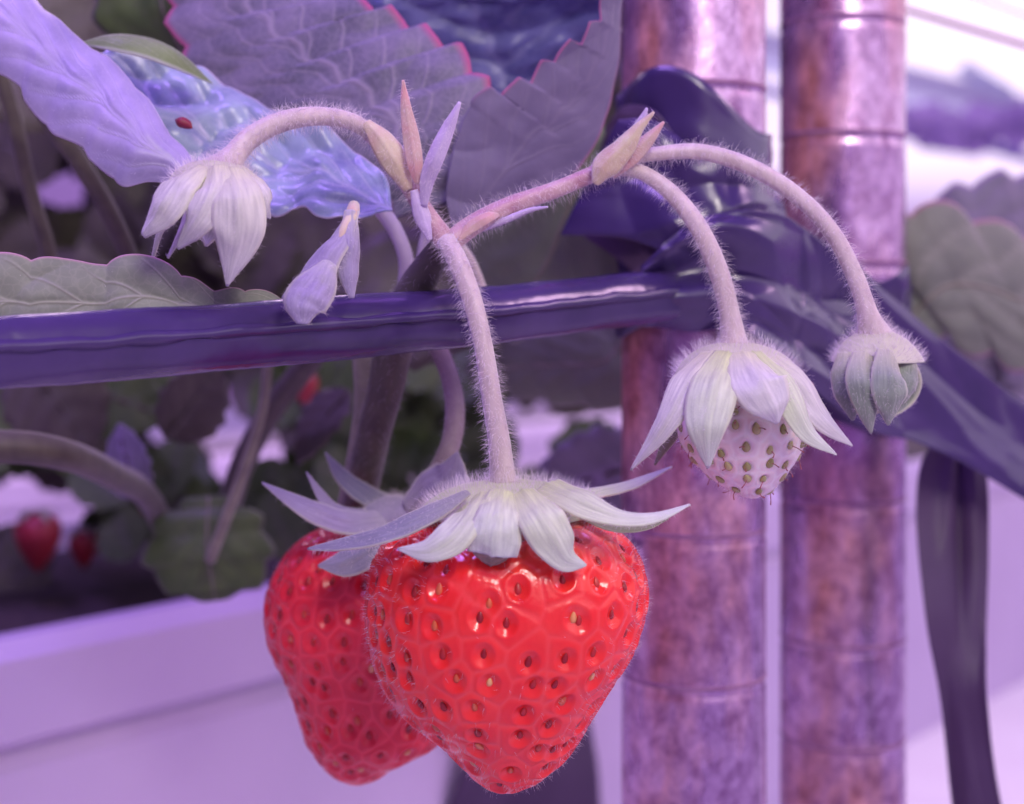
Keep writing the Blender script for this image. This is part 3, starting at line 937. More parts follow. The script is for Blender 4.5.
def sepal(part, pts, widths, mat, parent, hint=(0, -1, 0.3), cup=0.3, hairs=0, hl=0.9, solid=0.0003, hair_mat=None, ripple=0.5, edge_hairs=0, d=None):
    cup = cup * 0.75; ripple = ripple * 0.7
    p3 = PL(pts)
    w = [px2m(a, q[2]) for a, q in zip(widths, pts)]
    v, f, a = ribbon_geo(p3, w, hint, cup, ripple=ripple, seed=pts[0][0])
    o = mesh(part, v, f, mat, parent, attrs=a, solid=solid)
    if hairs:
        hv, hf = hair_geo(v, f, hairs, hl * MM, 0.014 * MM, bias=(0, -0.1, -0.8), jit=0.7)
        e = v.reshape(40, 13, 3)
        # fringe on both margins
        mv = []; mf = []
        for side in (0, 12):
            inner = 6
            pts_ = e[:, side]; out = nrm(e[:, side] - e[:, inner])
            k = max(10, hairs // 6)
            ii = RNG.integers(0, 39, k)
            for q in ii:
                fr = RNG.random()
                b0 = pts_[q] * (1 - fr) + pts_[q + 1] * fr
                dr = nrm(out[q] + RNG.normal(0, 0.35, 3))
                sd = nrm(np.cross(dr, np.array([0.2, 1, 0.1])))
                Lh = hl * MM * (0.4 + 0.6 * RNG.random())
                k0 = len(mv)
                mv += [b0 - sd * 0.02 * MM, b0 + sd * 0.02 * MM, b0 + np.array([0, -0.03 * MM, 0]), b0 + dr * Lh]
                mf += [(k0, k0 + 1, k0 + 3), (k0 + 1, k0 + 2, k0 + 3), (k0 + 2, k0, k0 + 3)]
        A = Acc(); A.add(hv, hf); A.add(np.array(mv), mf)
        A.build('hairs', hair_mat or M['hair'], parent if parent is not None else o, kind='stuff') if False else A.build('hairs', hair_mat or M['hair'], o, kind='stuff')
    return o


# bracts at the forks
sepal('bract', [(366, 122, 199), (382, 140, 198), (398, 165, 198), (408, 190, 199)], [8, 24, 26, 8], M['bract'], truss, cup=0.7, hairs=300, hl=1.2)
sepal('bract', [(418, 184, 198), (415, 165, 197), (411, 138, 197), (406, 108, 197), (403, 80, 197)], [5, 15, 16, 10, 1], M['bract_pink'], truss, cup=0.5, hairs=300, hl=1.2)
sepal('bract', [(424, 206, 198), (427, 180, 197), (434, 160, 196), (447, 130, 196), (460, 102, 196)], [5, 14, 17, 13, 2], M['bract_violet'], truss, cup=0.5, hairs=350, hl=1.2)
sepal('bract', [(414, 190, 198), (422, 215, 198), (430, 240, 198)], [6, 16, 4], M['bract_violet'], truss, cup=0.6, hairs=60)
sepal('bract', [(500, 214, 200), (490, 216, 198), (472, 226, 198), (458, 240, 198)], [2, 10, 12, 4], M['bract_pink'], truss, cup=0.5, hairs=40)
sepal('bract', [(595, 184, 200), (604, 166, 199), (624, 146, 199), (638, 128, 199), (654, 112, 199)], [6, 26, 21, 10, 1], M['bract'], truss, cup=0.8, hairs=350, hl=1.3)
sepal('bract', [(612, 176, 201), (626, 158, 200.5), (645, 142, 200.5), (664, 122, 200.5)], [6, 20, 14, 1], M['bract_pink'], truss, cup=0.7, hairs=350, hl=1.3)
sepal('bract', [(622, 162, 202), (630, 142, 201.5), (640, 124, 201.5), (647, 108, 201.5)], [8, 14, 9, 1], M['bract_violet'], truss, cup=0.5, hairs=80)

# slim petioles behind the truss
for nm, lab, pts, ws, mt in (
    ('leaf_stalk', 'pale violet leaf stalk descending behind the fork, left of the main stalk', [(378, 205, 222), (396, 232, 224), (406, 262, 226), (402, 300, 229), (392, 350, 233)], [16, 15, 15, 14, 14], M['bract_violet']),
    ('leaf_stalk', 'broad green-brown stalk below the rail, left of the biggest berry stem', [(378, 350, 236), (374, 400, 238), (366, 450, 240), (352, 520, 246), (345, 600, 252)], [52, 40, 36, 34, 34], M['stem_green']),
    ('leaf_stalk', 'dark slanting stalk under the rail left of centre', [(318, 350, 285), (272, 410, 300), (244, 460, 308), (228, 510, 314), (220, 556, 318)], [24, 24, 24, 24, 24], M['stem_dark']),
    ('leaf_stalk', 'thin brown stalk crossing behind the slanting one', [(268, 362, 275), (262, 410, 276), (240, 480, 280), (210, 560, 288)], [10, 10, 11, 11], M['stem_green']),
    ('leaf_stalk', 'thick dark stalk entering at the left edge below the rail', [(-30, 446, 240), (30, 448, 244), (70, 456, 250), (110, 474, 268), (150, 500, 300), (175, 560, 314)], [34, 33, 31, 28, 24, 20], M['stem_dark']),
    ('leaf_stalk', 'dark stalk leaning behind the bright blue leaf at upper left', [(30, 90, 248), (78, 160, 254), (108, 210, 260), (130, 260, 266), (150, 330, 272)], [20, 19, 18, 18, 18], M['stem_dark']),
    ('leaf_stalk', 'second dark stalk nearer the left edge above the scalloped leaf', [(-10, 40, 258), (14, 120, 262), (30, 190, 266), (48, 250, 270), (60, 330, 276)], [16, 16, 15, 15, 15], M['stem_dark']),
):
    p3 = PL(pts)
    v, f, c = tube_geo(p3, [r_(w, q[2]) for w, q in zip(ws, pts)], 16, 50, groove=0.04)
    o = mesh(nm, v, f, mt)
    tag(o, lab, 'leaf stalk')


# ------------------------------------------------------------------ berries
def teardrop(scale=(0.5, 0.3, 0.8), seg=8, rings=6):
    V = [(0, 0, scale[2])]
    for i in range(1, rings):
        ph = math.pi * i / rings
        z = math.cos(ph)
        r = math.sin(ph) * (1 - 0.35 * z)
        for j in range(seg):
            a = 2 * math.pi * j / seg
            V.append((r * math.cos(a) * scale[0], r * math.sin(a) * scale[1], z * scale[2]))
    V.append((0, 0, -scale[2]))
    F = []
    for j in range(seg):
        F.append((0, 1 + j, 1 + (j + 1) % seg))
    for i in range(rings - 2):
        for j in range(seg):
            a = 1 + i * seg + j; b = 1 + i * seg + (j + 1) % seg
            F.append((a, a + seg, b + seg, b))
    k = 1 + (rings - 2) * seg; last = len(V) - 1
    for j in range(seg):
        F.append((last, k + (j + 1) % seg, k + j))
    return np.array(V) * MM, F


def berry(root, rows, d, depth=0.85, spacing=3.7, pit=0.55, pit_r=1.15, mat=None, seedmat=None, seed=1, nu=260, nv=420,
          seed_scale=(0.42, 0.26, 0.72), lift=0.1, pale_top=0.12, hairs=0, part_seeds=100, ridge=0.25, lobes=0.03, styles=0, theta_off=0.0, pale_side=0.0):
    rows = np.array(rows, float)
    z = -(rows[:, 0] - HORIZON) / FPX * d * MM
    xl = (rows[:, 1] - 512) / FPX * d * MM; xr = (rows[:, 2] - 512) / FPX * d * MM
    k = np.stack([z, (xl + xr) / 2, (xr - xl) / 2], 1)
    # chord-like parameter incl. half width
    key = np.stack([k[:, 0], k[:, 2], k[:, 1]], 1)
    S = spline(key, nu)            # z, a, c
    Z, Aw, Cx = S[:, 0], np.maximum(S[:, 1], 1e-6), S[:, 2]
    th = np.linspace(0, 2 * np.pi, nv, endpoint=False)
    rr = np.random.default_rng(seed)
    ph = rr.random(4) * 6.28
    def rad(i_f, t):
        return 1 + lobes * np.sin(3 * t + ph[0]) + lobes * 0.6 * np.sin(5 * t + ph[1] + i_f * 2)
    def surf(Zv, Av, Cv, t, uf):
        q = rad(uf, t) / 1.0
        x = Cv + Av * np.cos(t) * np.where(np.abs(np.cos(t)) > 0.9, 1.0, 1.0)
        y = d * MM - Av * np.sin(t) * depth * q
        return np.stack([x, y, Zv + 0 * t], -1)
    uf = np.linspace(0, 1, nu)
    G = surf(Z[:, None], Aw[:, None], Cx[:, None], th[None, :], uf[:, None])
    du = np.gradient(G, axis=0); dv = np.roll(G, -1, 1) - np.roll(G, 1, 1)
    Nr = nrm(np.cross(dv, du))
    ctr = np.stack([Cx, np.full(nu, d * MM), Z], -1)[:, None, :]
    sgn = np.sign(((G - G.mean((0, 1))) * Nr).sum(-1).mean())
    Nr *= sgn
    # achenes in staggered rows down the surface
    arc = np.concatenate([[0], np.cumsum(np.hypot(np.diff(Z), np.diff(Aw)))])
    pts = []; tan = []; nor = []; rowsn = int(arc[-1] / (spacing * 0.86 * MM))
    for q in range(1, rowsn):
        s = arc[-1] * q / rowsn
        i = int(np.searchsorted(arc, s)); i = min(nu - 2, i)
        circ = 2 * math.pi * Aw[i] * (1 + depth) / 2
        cnt = max(1, int(round(circ / (spacing * MM))))
        for c_ in range(cnt):
            t = 2 * math.pi * ((c_ + 0.5 * (q % 2)) / cnt) + theta_off + rr.normal(0, 1.1 / cnt)
            i2 = int(np.clip(i + rr.normal(0, nu / rowsn * 0.17), 1, nu - 2))
            j = int((t / (2 * math.pi) * nv)) % nv
            pts.append(G[i2, j]); nor.append(Nr[i2, j]); tan.append(nrm(du[i2, j]))
    pts = np.array(pts); nor = np.array(nor); tan = np.array(tan)
    flat = G.reshape(-1, 3)
    d1 = np.full(len(flat), 1e9); d2 = np.full(len(flat), 1e9)
    for p_, t_ in zip(pts, tan):
        e_ = flat - p_
        al = e_ @ t_
        dd = np.sqrt(np.maximum((e_ * e_).sum(1) - 0.28 * al * al, 0))
        new = dd < d1
        d2 = np.where(new, d1, np.minimum(d2, dd)); d1 = np.where(new, dd, d1)
    d1 /= MM; d2 /= MM
    h = -pit * np.exp(-(d1 / pit_r) ** 2)
    border = np.exp(-((d2 - d1) / 0.45) ** 2)
    h = h + ridge * np.exp(-((d1 - pit_r * 1.3) / 0.28) ** 2) * 0.7 - border * ridge * 0.5
    lown = np.array([mnoise.noise(Vector((p_[0] * 260, p_[1] * 260, p_[2] * 260 + seed))) for p_ in flat[::7]])
    h = h + 0.10 * np.interp(np.arange(len(flat)), np.arange(len(flat))[::7], lown)
    fade = np.interp(uf, [0, 0.03, 0.97, 1], [0, 1, 1, 0.3])
    h = (h.reshape(nu, nv) * fade[:, None]).ravel()
    V = flat + Nr.reshape(-1, 3) * (h * MM)[:, None]
    arcn = arc / arc[-1]
    pale = np.clip(1 - arcn / pale_top, 0, 1)[:, None] * np.ones((1, nv)) if pale_top else np.zeros((nu, nv))
    if pale_side:
        pale = np.maximum(pale, np.clip(1 - arcn / (pale_top * 2.2), 0, 1)[:, None] * np.clip(np.cos(th - 0.75), 0, 1)[None, :] ** 3 * pale_side)
    F = grid_faces(nu, nv, True)
    fl = mesh('flesh', V, F, mat, root, attrs={'pale': pale.ravel(), 'ridge': border * 0.5})
    # achenes
    sv, sf = teardrop(seed_scale)
    order = np.argsort(pts[:, 1])
    A = Acc(); cnt = 0
    for q in order:
        i0 = pts[q] + nor[q] * (-(pit - lift) * MM)
        zax = -tan[q] if tan[q][2] < 0 else tan[q]
        zax = nrm(zax + nor[q] * 0.12)
        xax = nrm(np.cross(nor[q], zax)); yax = np.cross(zax, xax)
        s_ = 0.85 + 0.3 * rr.random()
        vv = (sv * s_) @ np.stack([xax, yax, zax])
        vv = vv + i0
        if cnt < part_seeds:
            mesh('achene', vv, sf, seedmat, fl)
        else:
            A.add(vv, sf)
        cnt += 1
    if A.n:
        A.build('achenes', seedmat, fl, kind='stuff')
    if styles:
        A = Acc()
        for q in order[:styles]:
            p0 = pts[q] - nor[q] * (pit - lift) * MM * 0.5
            dr = nrm(nor[q] + rr.normal(0, 0.6, 3) + np.array([0, 0, -0.5]))
            L_ = (0.9 + 0.9 * rr.random()) * MM
            v, f, _ = tube_geo(np.array([p0, p0 + dr * L_ * 0.6, p0 + dr * L_ + rr.normal(0, 0.2, 3) * MM]), [0.07 * MM, 0.06 * MM, 0.09 * MM], 5, 6)
            A.add(v, f)
        A.build('styles', M['style'], root, kind='stuff')
    if hairs:
        sil = lambda c, n_: np.clip(1 - np.abs(n_[:, 1]) * 1.15, 0.012, 1) * (c[:, 1] < d * MM + 0.004)
        step = F[::3]
        hv, hf = hair_geo(V, step, hairs, 1.2 * MM, 0.014 * MM, bias=(0, 0, -0.1), jit=0.35, keep=sil)
        mesh('hairs', hv, hf, M['hair'], fl, kind='stuff')
    return fl, V, F


def dome(part, cx, cy, d, rx, ry, depth, mat, root, hairs=0, hl=1.6, top_r=8, prof=1.0):
    """calyx hub: a low hairy cap from the stem outwards; radii in px"""
    nu, nv = 26, 48
    c = P(cx, cy, d); a = px2m(rx, d); hgt = px2m(ry, d); tr = px2m(top_r, d)
    V = []; AL = []
    for i in range(nu):
        u = i / (nu - 1)
        r = tr + (a - tr) * math.sin(u * math.pi / 2) ** 1.1
        z = hgt * max(0.0, math.cos(u * math.pi / 2)) ** prof
        for j in range(nv):
            t = 2 * math.pi * j / nv
            k = 1 + 0.05 * math.sin(5 * t + 1) * u + 0.03 * math.sin(9 * t) * u
            V.append((c[0] + r * k * math.cos(t), c[1] - r * k * math.sin(t) * depth, c[2] + z))
            AL.append(u * 0.3)
    V = np.array(V); F = grid_faces(nu, nv, True)
    o = mesh(part, V, F, mat, root, attrs={'along': np.array(AL), 'edge': np.zeros(len(V))}, solid=0.0004)
    if hairs:
        # outward facing only
        Fr = [f[::-1] for f in F]
        cc = V.mean(0)
        q = np.array(F[len(F)//2])
        nn = np.cross(V[q[1]] - V[q[0]], V[q[2]] - V[q[0]])
        Fu = F if (nn @ (V[q[0]] - cc)) > 0 else Fr
        hv, hf = hair_geo(V, Fu, int(hairs * 1.7), hl * 1.35 * MM, 0.016 * MM, bias=(0, 0, 0.15), jit=0.35, lenjit=0.7, curl=0.3)
        mesh('hairs', hv, hf, M['hair'], o, kind='stuff')
    return o


# --- main ripe berry
big = thing('strawberry', 'biggest ripe red strawberry hanging in front, glossy with a pale frilled calyx', 'strawberry', P(503, 480, 195))
rowsA = [(509, 508, 516), (511, 475, 548), (517, 440, 585), (528, 404, 614), (545, 381, 633), (568, 370, 645), (597, 365.5, 648.5),
         (625, 366, 643), (652, 370, 633), (685, 382, 612), (715, 404, 594), (742, 438, 578), (762, 458, 562), (778, 474, 543), (788, 487, 525), (792.5, 502, 512)]
bigflesh, bv, bf = berry(big, rowsA, 196, 0.86, 4.5, 0.75, 1.15, M['berry'], M['seed_ripe'], seed=4, hairs=2600, theta_off=0.2, pale_side=1.0, pale_top=0.15)
cal = dome('calyx', 510, 514, 196, 88, 32, 0.9, M['sepal'], big, hairs=1500, hl=2.0, top_r=9)
hz = (0, -1, 0.5)
sepal('sepal', [(468, 492, 188), (430, 512, 184), (385, 532, 183), (345, 542, 184), (308, 549, 186)], [8, 25, 25, 20, 2], M['sepal_blue'], cal, (0, -0.7, 1), hairs=420, hl=1.2)
sepal('sepal', [(482, 492, 186), (470, 512, 181), (452, 535, 179), (428, 550, 179), (398, 549, 181)], [22, 36, 38, 24, 1], M['sepal'], cal, (-0.5, -1, 0.3), hairs=300, hl=0.7)
sepal('sepal', [(503, 490, 185), (498, 515, 179.5), (494, 540, 178.5), (492, 556, 179)], [26, 44, 54, 50], M['sepal'], cal, (0, -1, 0.2), hairs=320, hl=0.7)
sepal('sepal', [(492, 553, 179.3), (492, 562, 181), (490, 566, 183)], [50, 34, 8], M['sepal_under'], cal, (0, -1, -0.8), cup=0.6)
sepal('sepal', [(522, 490, 185), (540, 515, 179.5), (556, 542, 179), (568, 560, 180), (586, 565, 181)], [24, 46, 44, 26, 1], M['sepal'], cal, (0.2, -1, 0.25), hairs=320, hl=0.7)
sepal('sepal', [(545, 484, 188), (580, 500, 182), (620, 517, 181), (655, 517, 182), (690, 505, 184)], [34, 36, 20, 12, 1], M['sepal'], cal, (0.1, -0.9, 0.9), hairs=340, hl=0.9)
sepal('sepal', [(585, 510, 190), (615, 524, 188), (645, 526, 188), (668, 519, 189)], [20, 16, 9, 1], M['sepal_under'], cal, (0, -0.9, 0.6), hairs=40)
sepal('sepal', [(560, 492, 200), (590, 492, 204), (630, 484, 208), (672, 467, 210)], [20, 18, 15, 1], M['sepal'], cal, (0, -0.5, 1), hairs=180, hl=0.9)
sepal('sepal', [(500, 484, 205), (480, 488, 214), (462, 500, 218), (440, 520, 220)], [24, 34, 26, 2], M['sepal'], cal, (0, 0.8, 1), hairs=60)
sepal('sepal', [(525, 484, 205), (545, 490, 214), (555, 505, 219), (560, 525, 221)], [24, 34, 26, 2], M['sepal'], cal, (0, 0.8, 1), hairs=60)
hairy_tube('stem', PL([(446, 240, 198), (458, 262, 196), (472, 300, 195), (483, 345, 195), (492, 400, 195), (499, 440, 195), (503, 478, 195.5), (505, 492, 196)]),
           [r_(19, 198), r_(20, 196), r_(20, 195), r_(19, 195), r_(20, 195), r_(22, 195), r_(27, 195), r_(36, 195)], M['stem'], big, 1500, 1.6, n=90)

# --- second ripe berry
sec = thing('strawberry', 'ripe red strawberry half hidden behind the biggest one, on its left', 'strawberry', P(410, 510, 226))
rowsB = [(519, 370, 378), (521, 345, 410), (527, 322, 436), (541, 299, 456), (560, 281, 468), (585, 269, 474), (610, 264.5, 474), (642, 268, 468),
         (680, 285, 458), (715, 298, 450), (738, 305, 444), (752, 313, 424), (766, 323, 397), (777, 335, 380), (783.5, 348, 366)]
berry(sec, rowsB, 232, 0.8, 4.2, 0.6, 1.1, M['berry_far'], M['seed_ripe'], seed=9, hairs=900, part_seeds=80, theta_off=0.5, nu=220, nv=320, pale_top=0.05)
cal2 = dome('calyx', 405, 522, 228, 46, 26, 0.9, M['sepal_violet'], sec, hairs=350, hl=1.4, top_r=8)
sepal('sepal', [(395, 515, 224), (350, 520, 220), (310, 508, 218), (262, 483, 218)], [22, 34, 26, 1], M['sepal_violet'], cal2, (0, -0.8, 1), hairs=150)
sepal('sepal', [(400, 505, 228), (370, 495, 230), (345, 478, 232), (325, 453, 234)], [18, 24, 18, 1], M['sepal_blue'], cal2, (0, -0.8, 1), hairs=120)
sepal('sepal', [(392, 512, 226), (355, 514, 224), (330, 505, 223), (306, 472, 223)], [14, 18, 14, 1], M['sepal_violet'], cal2, (0, -0.8, 1), hairs=80)
sepal('sepal', [(400, 528, 218), (375, 545, 213), (345, 562, 212), (318, 566, 212)], [24, 36, 30, 2], M['sepal_blue'], cal2, (0, -1, 0.6), hairs=120)
sepal('sepal', [(408, 512, 222), (430, 490, 220), (450, 475, 219), (458, 452, 219)], [24, 40, 36, 1], M['sepal_violet'], cal2, (0, -1, 0.4), hairs=100)
sepal('sepal', [(404, 516, 234), (430, 510, 244), (440, 520, 248), (445, 540, 250)], [20, 28, 22, 1], M['sepal_violet'], cal2, (0, 1, 1))
hairy_tube('stem', PL([(425, 320, 226), (438, 348, 226), (450, 378, 226), (455, 410, 226), (450, 445, 226), (430, 485, 226), (408, 508, 228)]),
           [r_(18, 226)] * 3 + [r_(20, 226)] * 2 + [r_(22, 226), r_(26, 226)], M['stem_mauve'], sec, 350, 1.2, hair_mat=M['hair_dim'])

# --- unripe berry
unr = thing('unripe_strawberry', 'pale unripe strawberry with green seeds beneath a spread calyx, before the left pipe', 'strawberry', P(733, 345, 200))
rowsC = [(384, 735, 741), (386, 712, 764), (392, 695, 782), (405, 682, 798), (422, 677, 806), (438, 679, 806), (455, 688, 799), (470, 701, 789), (482, 716, 780), (492, 732, 770), (498, 746, 758)]
berry(unr, rowsC, 200, 0.9, 3.0, 0.35, 0.7, M['berry_white'], M['seed_green'], seed=12, nu=140, nv=220, seed_scale=(0.50, 0.34, 0.72), lift=0.25, pale_top=0.3,
      part_seeds=90, styles=60, hairs=900, ridge=0.12, lobes=0.02, theta_off=0.3)
cal3 = dome('calyx', 735, 380, 200, 60, 36, 0.9, M['sepal_cream'], unr, hairs=1100, hl=1.9, top_r=10)
sepal('sepal', [(712, 352, 194), (688, 380, 188), (664, 425, 187), (631, 470, 190)], [24, 36, 24, 1], M['sepal_cream'], cal3, (-0.5, -1, 0.3), hairs=280)
sepal('sepal', [(728, 352, 193), (714, 385, 186), (706, 425, 184), (708, 468, 186)], [26, 48, 42, 2], M['sepal'], cal3, (-0.2, -1, 0.2), hairs=280)
sepal('sepal', [(742, 352, 193), (758, 380, 186), (772, 405, 185), (777, 423, 186)], [26, 56, 44, 4], M['sepal_cream'], cal3, (0.1, -1, 0.2), hairs=280)
sepal('sepal', [(752, 352, 194), (784, 385, 189), (806, 430, 188), (836, 455, 190)], [24, 34, 22, 1], M['sepal'], cal3, (0.4, -1, 0.3), hairs=240)
sepal('sepal', [(758, 352, 197), (795, 378, 194), (822, 418, 193), (852, 446, 195)], [24, 34, 26, 1], M['sepal_cream'], cal3, (0.6, -1, 0.3), hairs=240)
sepal('sepal', [(700, 380, 202), (684, 410, 203), (670, 435, 204), (655, 465, 205)], [22, 26, 16, 1], M['sepal_under'], cal3, (-0.5, -1, 0.2), hairs=100)
sepal('sepal', [(740, 354, 208), (752, 385, 214), (770, 410, 216), (785, 440, 217)], [24, 40, 30, 1], M['sepal'], cal3, (0.2, 1, 0.3))
v, f, _ = tube_geo(PL([(786, 394, 204), (798, 390, 203), (807, 387, 203), (813, 384, 203)]), [r_(16, 207), r_(22, 207), r_(18, 207), r_(4, 207)], 12, 16)
mesh('petal_scrap', v, f, M['pinknub'], unr)
hairy_tube('stem', PL([(612, 168, 203), (640, 172, 202), (672, 194, 201), (700, 230, 200), (720, 275, 200), (730, 315, 200), (734, 345, 200), (735, 355, 200)]),
           [r_(14, 203), r_(15, 202), r_(17, 201), r_(19, 200), r_(20, 200), r_(21, 200), r_(30, 200), r_(40, 200)], M['stem'], unr, 1400, 1.5, n=90)

# --- closed bud
bud = thing('flower_bud', 'small closed nodding bud with grey-green sepals before the second pipe', 'flower bud', P(872, 335, 202))
cal4 = dome('calyx', 876, 362, 203, 43, 30, 0.9, M['sepal_cream'], bud, hairs=1000, hl=1.5, top_r=9, prof=1.5)
core = [(350, 872, 880), (355, 850, 902), (370, 842, 910), (385, 844, 908), (400, 852, 900), (410, 864, 888), (413, 874, 878)]
Z = []
v, f, _ = tube_geo(PL([(876, 345, 203), (876, 360, 203), (876, 385, 203), (874, 405, 203), (873, 414, 203)]), [r_(30, 203), r_(62, 203), r_(66, 203), r_(40, 203), r_(6, 203)], 20, 30)
mesh('bud_core', v, f, M['sepal_under'], bud)
for a in (
    ([(844, 352, 200), (843, 374, 198.5), (848, 398, 198), (853, 420, 199)], [14, 27, 26, 2], (-0.5, -1, 0)),
    ([(864, 352, 198), (864, 378, 195), (867, 404, 195), (871, 433, 197)], [20, 34, 26, 1], (0, -1, 0)),
    ([(888, 350, 198), (891, 376, 194.5), (892, 400, 194), (888, 425, 196)], [20, 36, 34, 1], (0.2, -1, 0)),
    ([(908, 348, 201), (912, 367, 199.5), (910, 387, 198.5), (902, 404, 199)], [14, 26, 24, 2], (0.6, -1, 0)),
    ([(860, 352, 210), (858, 380, 213), (862, 400, 213), (872, 420, 211)], [30, 44, 34, 1], (-0.2, 1, 0)),
    ([(890, 352, 210), (898, 380, 213), (894, 400, 213), (884, 420, 211)], [30, 44, 34, 1], (0.2, 1, 0)),
):
    sepal('sepal', a[0], a[1], M['sepal_grey'], cal4, a[2], cup=0.5, hairs=240, hl=0.9)
hairy_tube('stem', PL([(620, 160, 203.5), (655, 154, 204), (700, 152, 204), (748, 166, 204), (795, 194, 204), (832, 232, 203), (856, 278, 202.5), (868, 315, 202), (874, 338, 203)]),
           [r_(11, 203), r_(14, 204), r_(16, 204), r_(17, 204), r_(17, 204), r_(17, 203), r_(18, 202), r_(22, 202), r_(40, 202)], M['stem'], bud, 1500, 1.5, n=110)

# --- drooping left flower
flo = thing('faded_flower', 'drooping faded flower with broad lilac sepals at the end of the arched stem', 'flower', P(225, 160, 192))
cal5 = dome('calyx', 214, 190, 192, 44, 28, 0.9, M['sepal_cream'], flo, hairs=900, hl=1.6, top_r=9)
for pts, w, h in (
    ([(200, 166, 187), (178, 182, 183), (162, 208, 182), (143, 235, 184)], [26, 42, 40, 8], (-0.4, -1, 0.2)),
    ([(215, 166, 186), (212, 190, 182), (198, 218, 181), (178, 248, 184)], [26, 38, 34, 3], (-0.1, -1, 0.2)),
    ([(230, 168, 186), (238, 196, 181), (238, 235, 181), (227, 286, 184)], [28, 50, 50, 1], (0.2, -1, 0.2)),
    ([(240, 170, 191), (258, 188, 189), (266, 205, 189), (270, 218, 191)], [24, 30, 20, 2], (0.8, -1, 0.3)),
    ([(190, 172, 194), (172, 200, 195), (160, 230, 196), (152, 262, 198)], [20, 16, 8, 2], (-0.5, -1, 0)),
    ([(200, 176, 196), (190, 210, 198), (180, 235, 198), (168, 258, 199)], [20, 14, 8, 2], (-0.5, -1, 0)),
    ([(215, 172, 199), (215, 200, 204), (212, 225, 205), (206, 246, 204)], [24, 40, 32, 2], (0, 1, 0)),
):
    sepal('sepal', pts, w, M['sepal_cream'], cal5, h, cup=0.4, hairs=260, hl=0.9)
hairy_tube('stem', PL([(372, 134, 201), (350, 121, 199), (315, 116, 196), (280, 122, 194), (250, 138, 193), (232, 158, 192), (222, 172, 192)]),
           [r_(16, 201), r_(17, 199), r_(19, 196), r_(21, 194), r_(22, 193), r_(26, 192), r_(44, 192)], M['stem'], flo, 1500, 1.6, n=90)

# --- small folded young leaf hanging over the rail
yl = thing('young_leaf', 'small folded pale young leaf drooping over the black rail', 'leaf', P(352, 212, 192))
sepal('leaflet', [(352, 210, 193), (336, 238, 190), (316, 262, 188), (300, 288, 186), (284, 302, 186)], [14, 28, 40, 46, 20], M['sepal_violet'], yl, (-0.6, -1, 0.4), cup=0.7, hairs=350, ripple=0.7)
sepal('leaflet', [(352, 210, 192), (352, 240, 190), (350, 270, 189), (352, 298, 189)], [12, 20, 22, 4], M['sepal_violet'], yl, (0.5, -1, 0), cup=0.8, hairs=180, ripple=0.7)
sepal('leaflet', [(330, 262, 187), (318, 282, 184), (304, 304, 182), (302, 324, 182)], [14, 40, 42, 10], M['sepal_violet'], yl, (0.1, -1, 0.2), cup=0.4, hairs=280, ripple=0.9)
v, f, c = tube_geo(PL([(354, 206, 196), (352, 214, 193), (345, 230, 191), (336, 248, 190)]), [r_(12, 194), r_(14, 192), r_(12, 191), r_(6, 190)], 12, 24)
mesh('stalk', v, f, M['bract'], yl)

# --- red speck on the blue leaf
v, f, a = leaf_geo(PL([(176, 120, 209), (179, 126, 208), (186, 128, 208), (192, 128, 208)]), PL([(176, 120, 209), (183, 118, 208), (190, 122, 208), (192, 128, 208)]), nt=20, ns=9, bulge=0.6, puff=0.1)
o = mesh('dried_petal', v, f, M['red_speck'], attrs=a, solid=0.0003)
tag(o, 'tiny dark red dried petal stuck on the blue leaf above the drooping flower', 'petal')

# ------------------------------------------------------------------ background foliage
def in_hole(p, holes):
    for (hx, hy, rx, ry) in holes:
        if ((p[0] - hx) / rx) ** 2 + ((p[1] - hy) / ry) ** 2 < 1:
            return True
    return False


HOLES = [(28, 490, 44, 22), (275, 447, 20, 22), (228, 462, 10, 16), (535, 412, 36, 20), (614, 408, 9, 12), (60, 192, 34, 16), (92, 206, 12, 14),
         (135, 425, 14, 20), (165, 430, 10, 14), (225, 395, 24, 30), (100, 10, 12, 30), (540, 440, 22, 10), (2, 15, 8, 18)]


def random_leaf(rng, px, py, d, size, acc, dark):
    c = P(px, py, d)
    ang = rng.random() * 2 * math.pi
    tilt = rng.normal(0, 0.5, 3)
    t = nrm(np.array([math.cos(ang), tilt[1] * 0.6, math.sin(ang)]))
    nn = nrm(np.array([tilt[0], -1, 0.4 + tilt[2]]))
    s = nrm(np.cross(t, nn)); nn = np.cross(s, t)
    nt, ns = 25, 9
    V = []; VE = []; ED = []
    for i in range(nt):
        u = i / (nt - 1)
        w = math.sin(math.pi * u ** 0.8) ** 0.7 * 0.42 * (1 + 0.10 * abs(((u * 6) % 1) - 0.5) * 2)
        for j in range(ns):
            q = 2 * j / (ns - 1) - 1
            h = 0.12 * abs(q) * w + 0.25 * (u - 0.5) ** 2 * -1 + 0.02 * math.cos(u * 30 - abs(q) * 8)
            V.append(c + size * MM * (t * (u - 0.5) + s * q * w + nn * h))
            VE.append(math.exp(-(q / 0.12) ** 2)); ED.append(0)
    V = np.array(V)
    acc.add(V, grid_faces(nt, ns), {'vein': np.array(VE), 'edge': np.array(ED, float)})


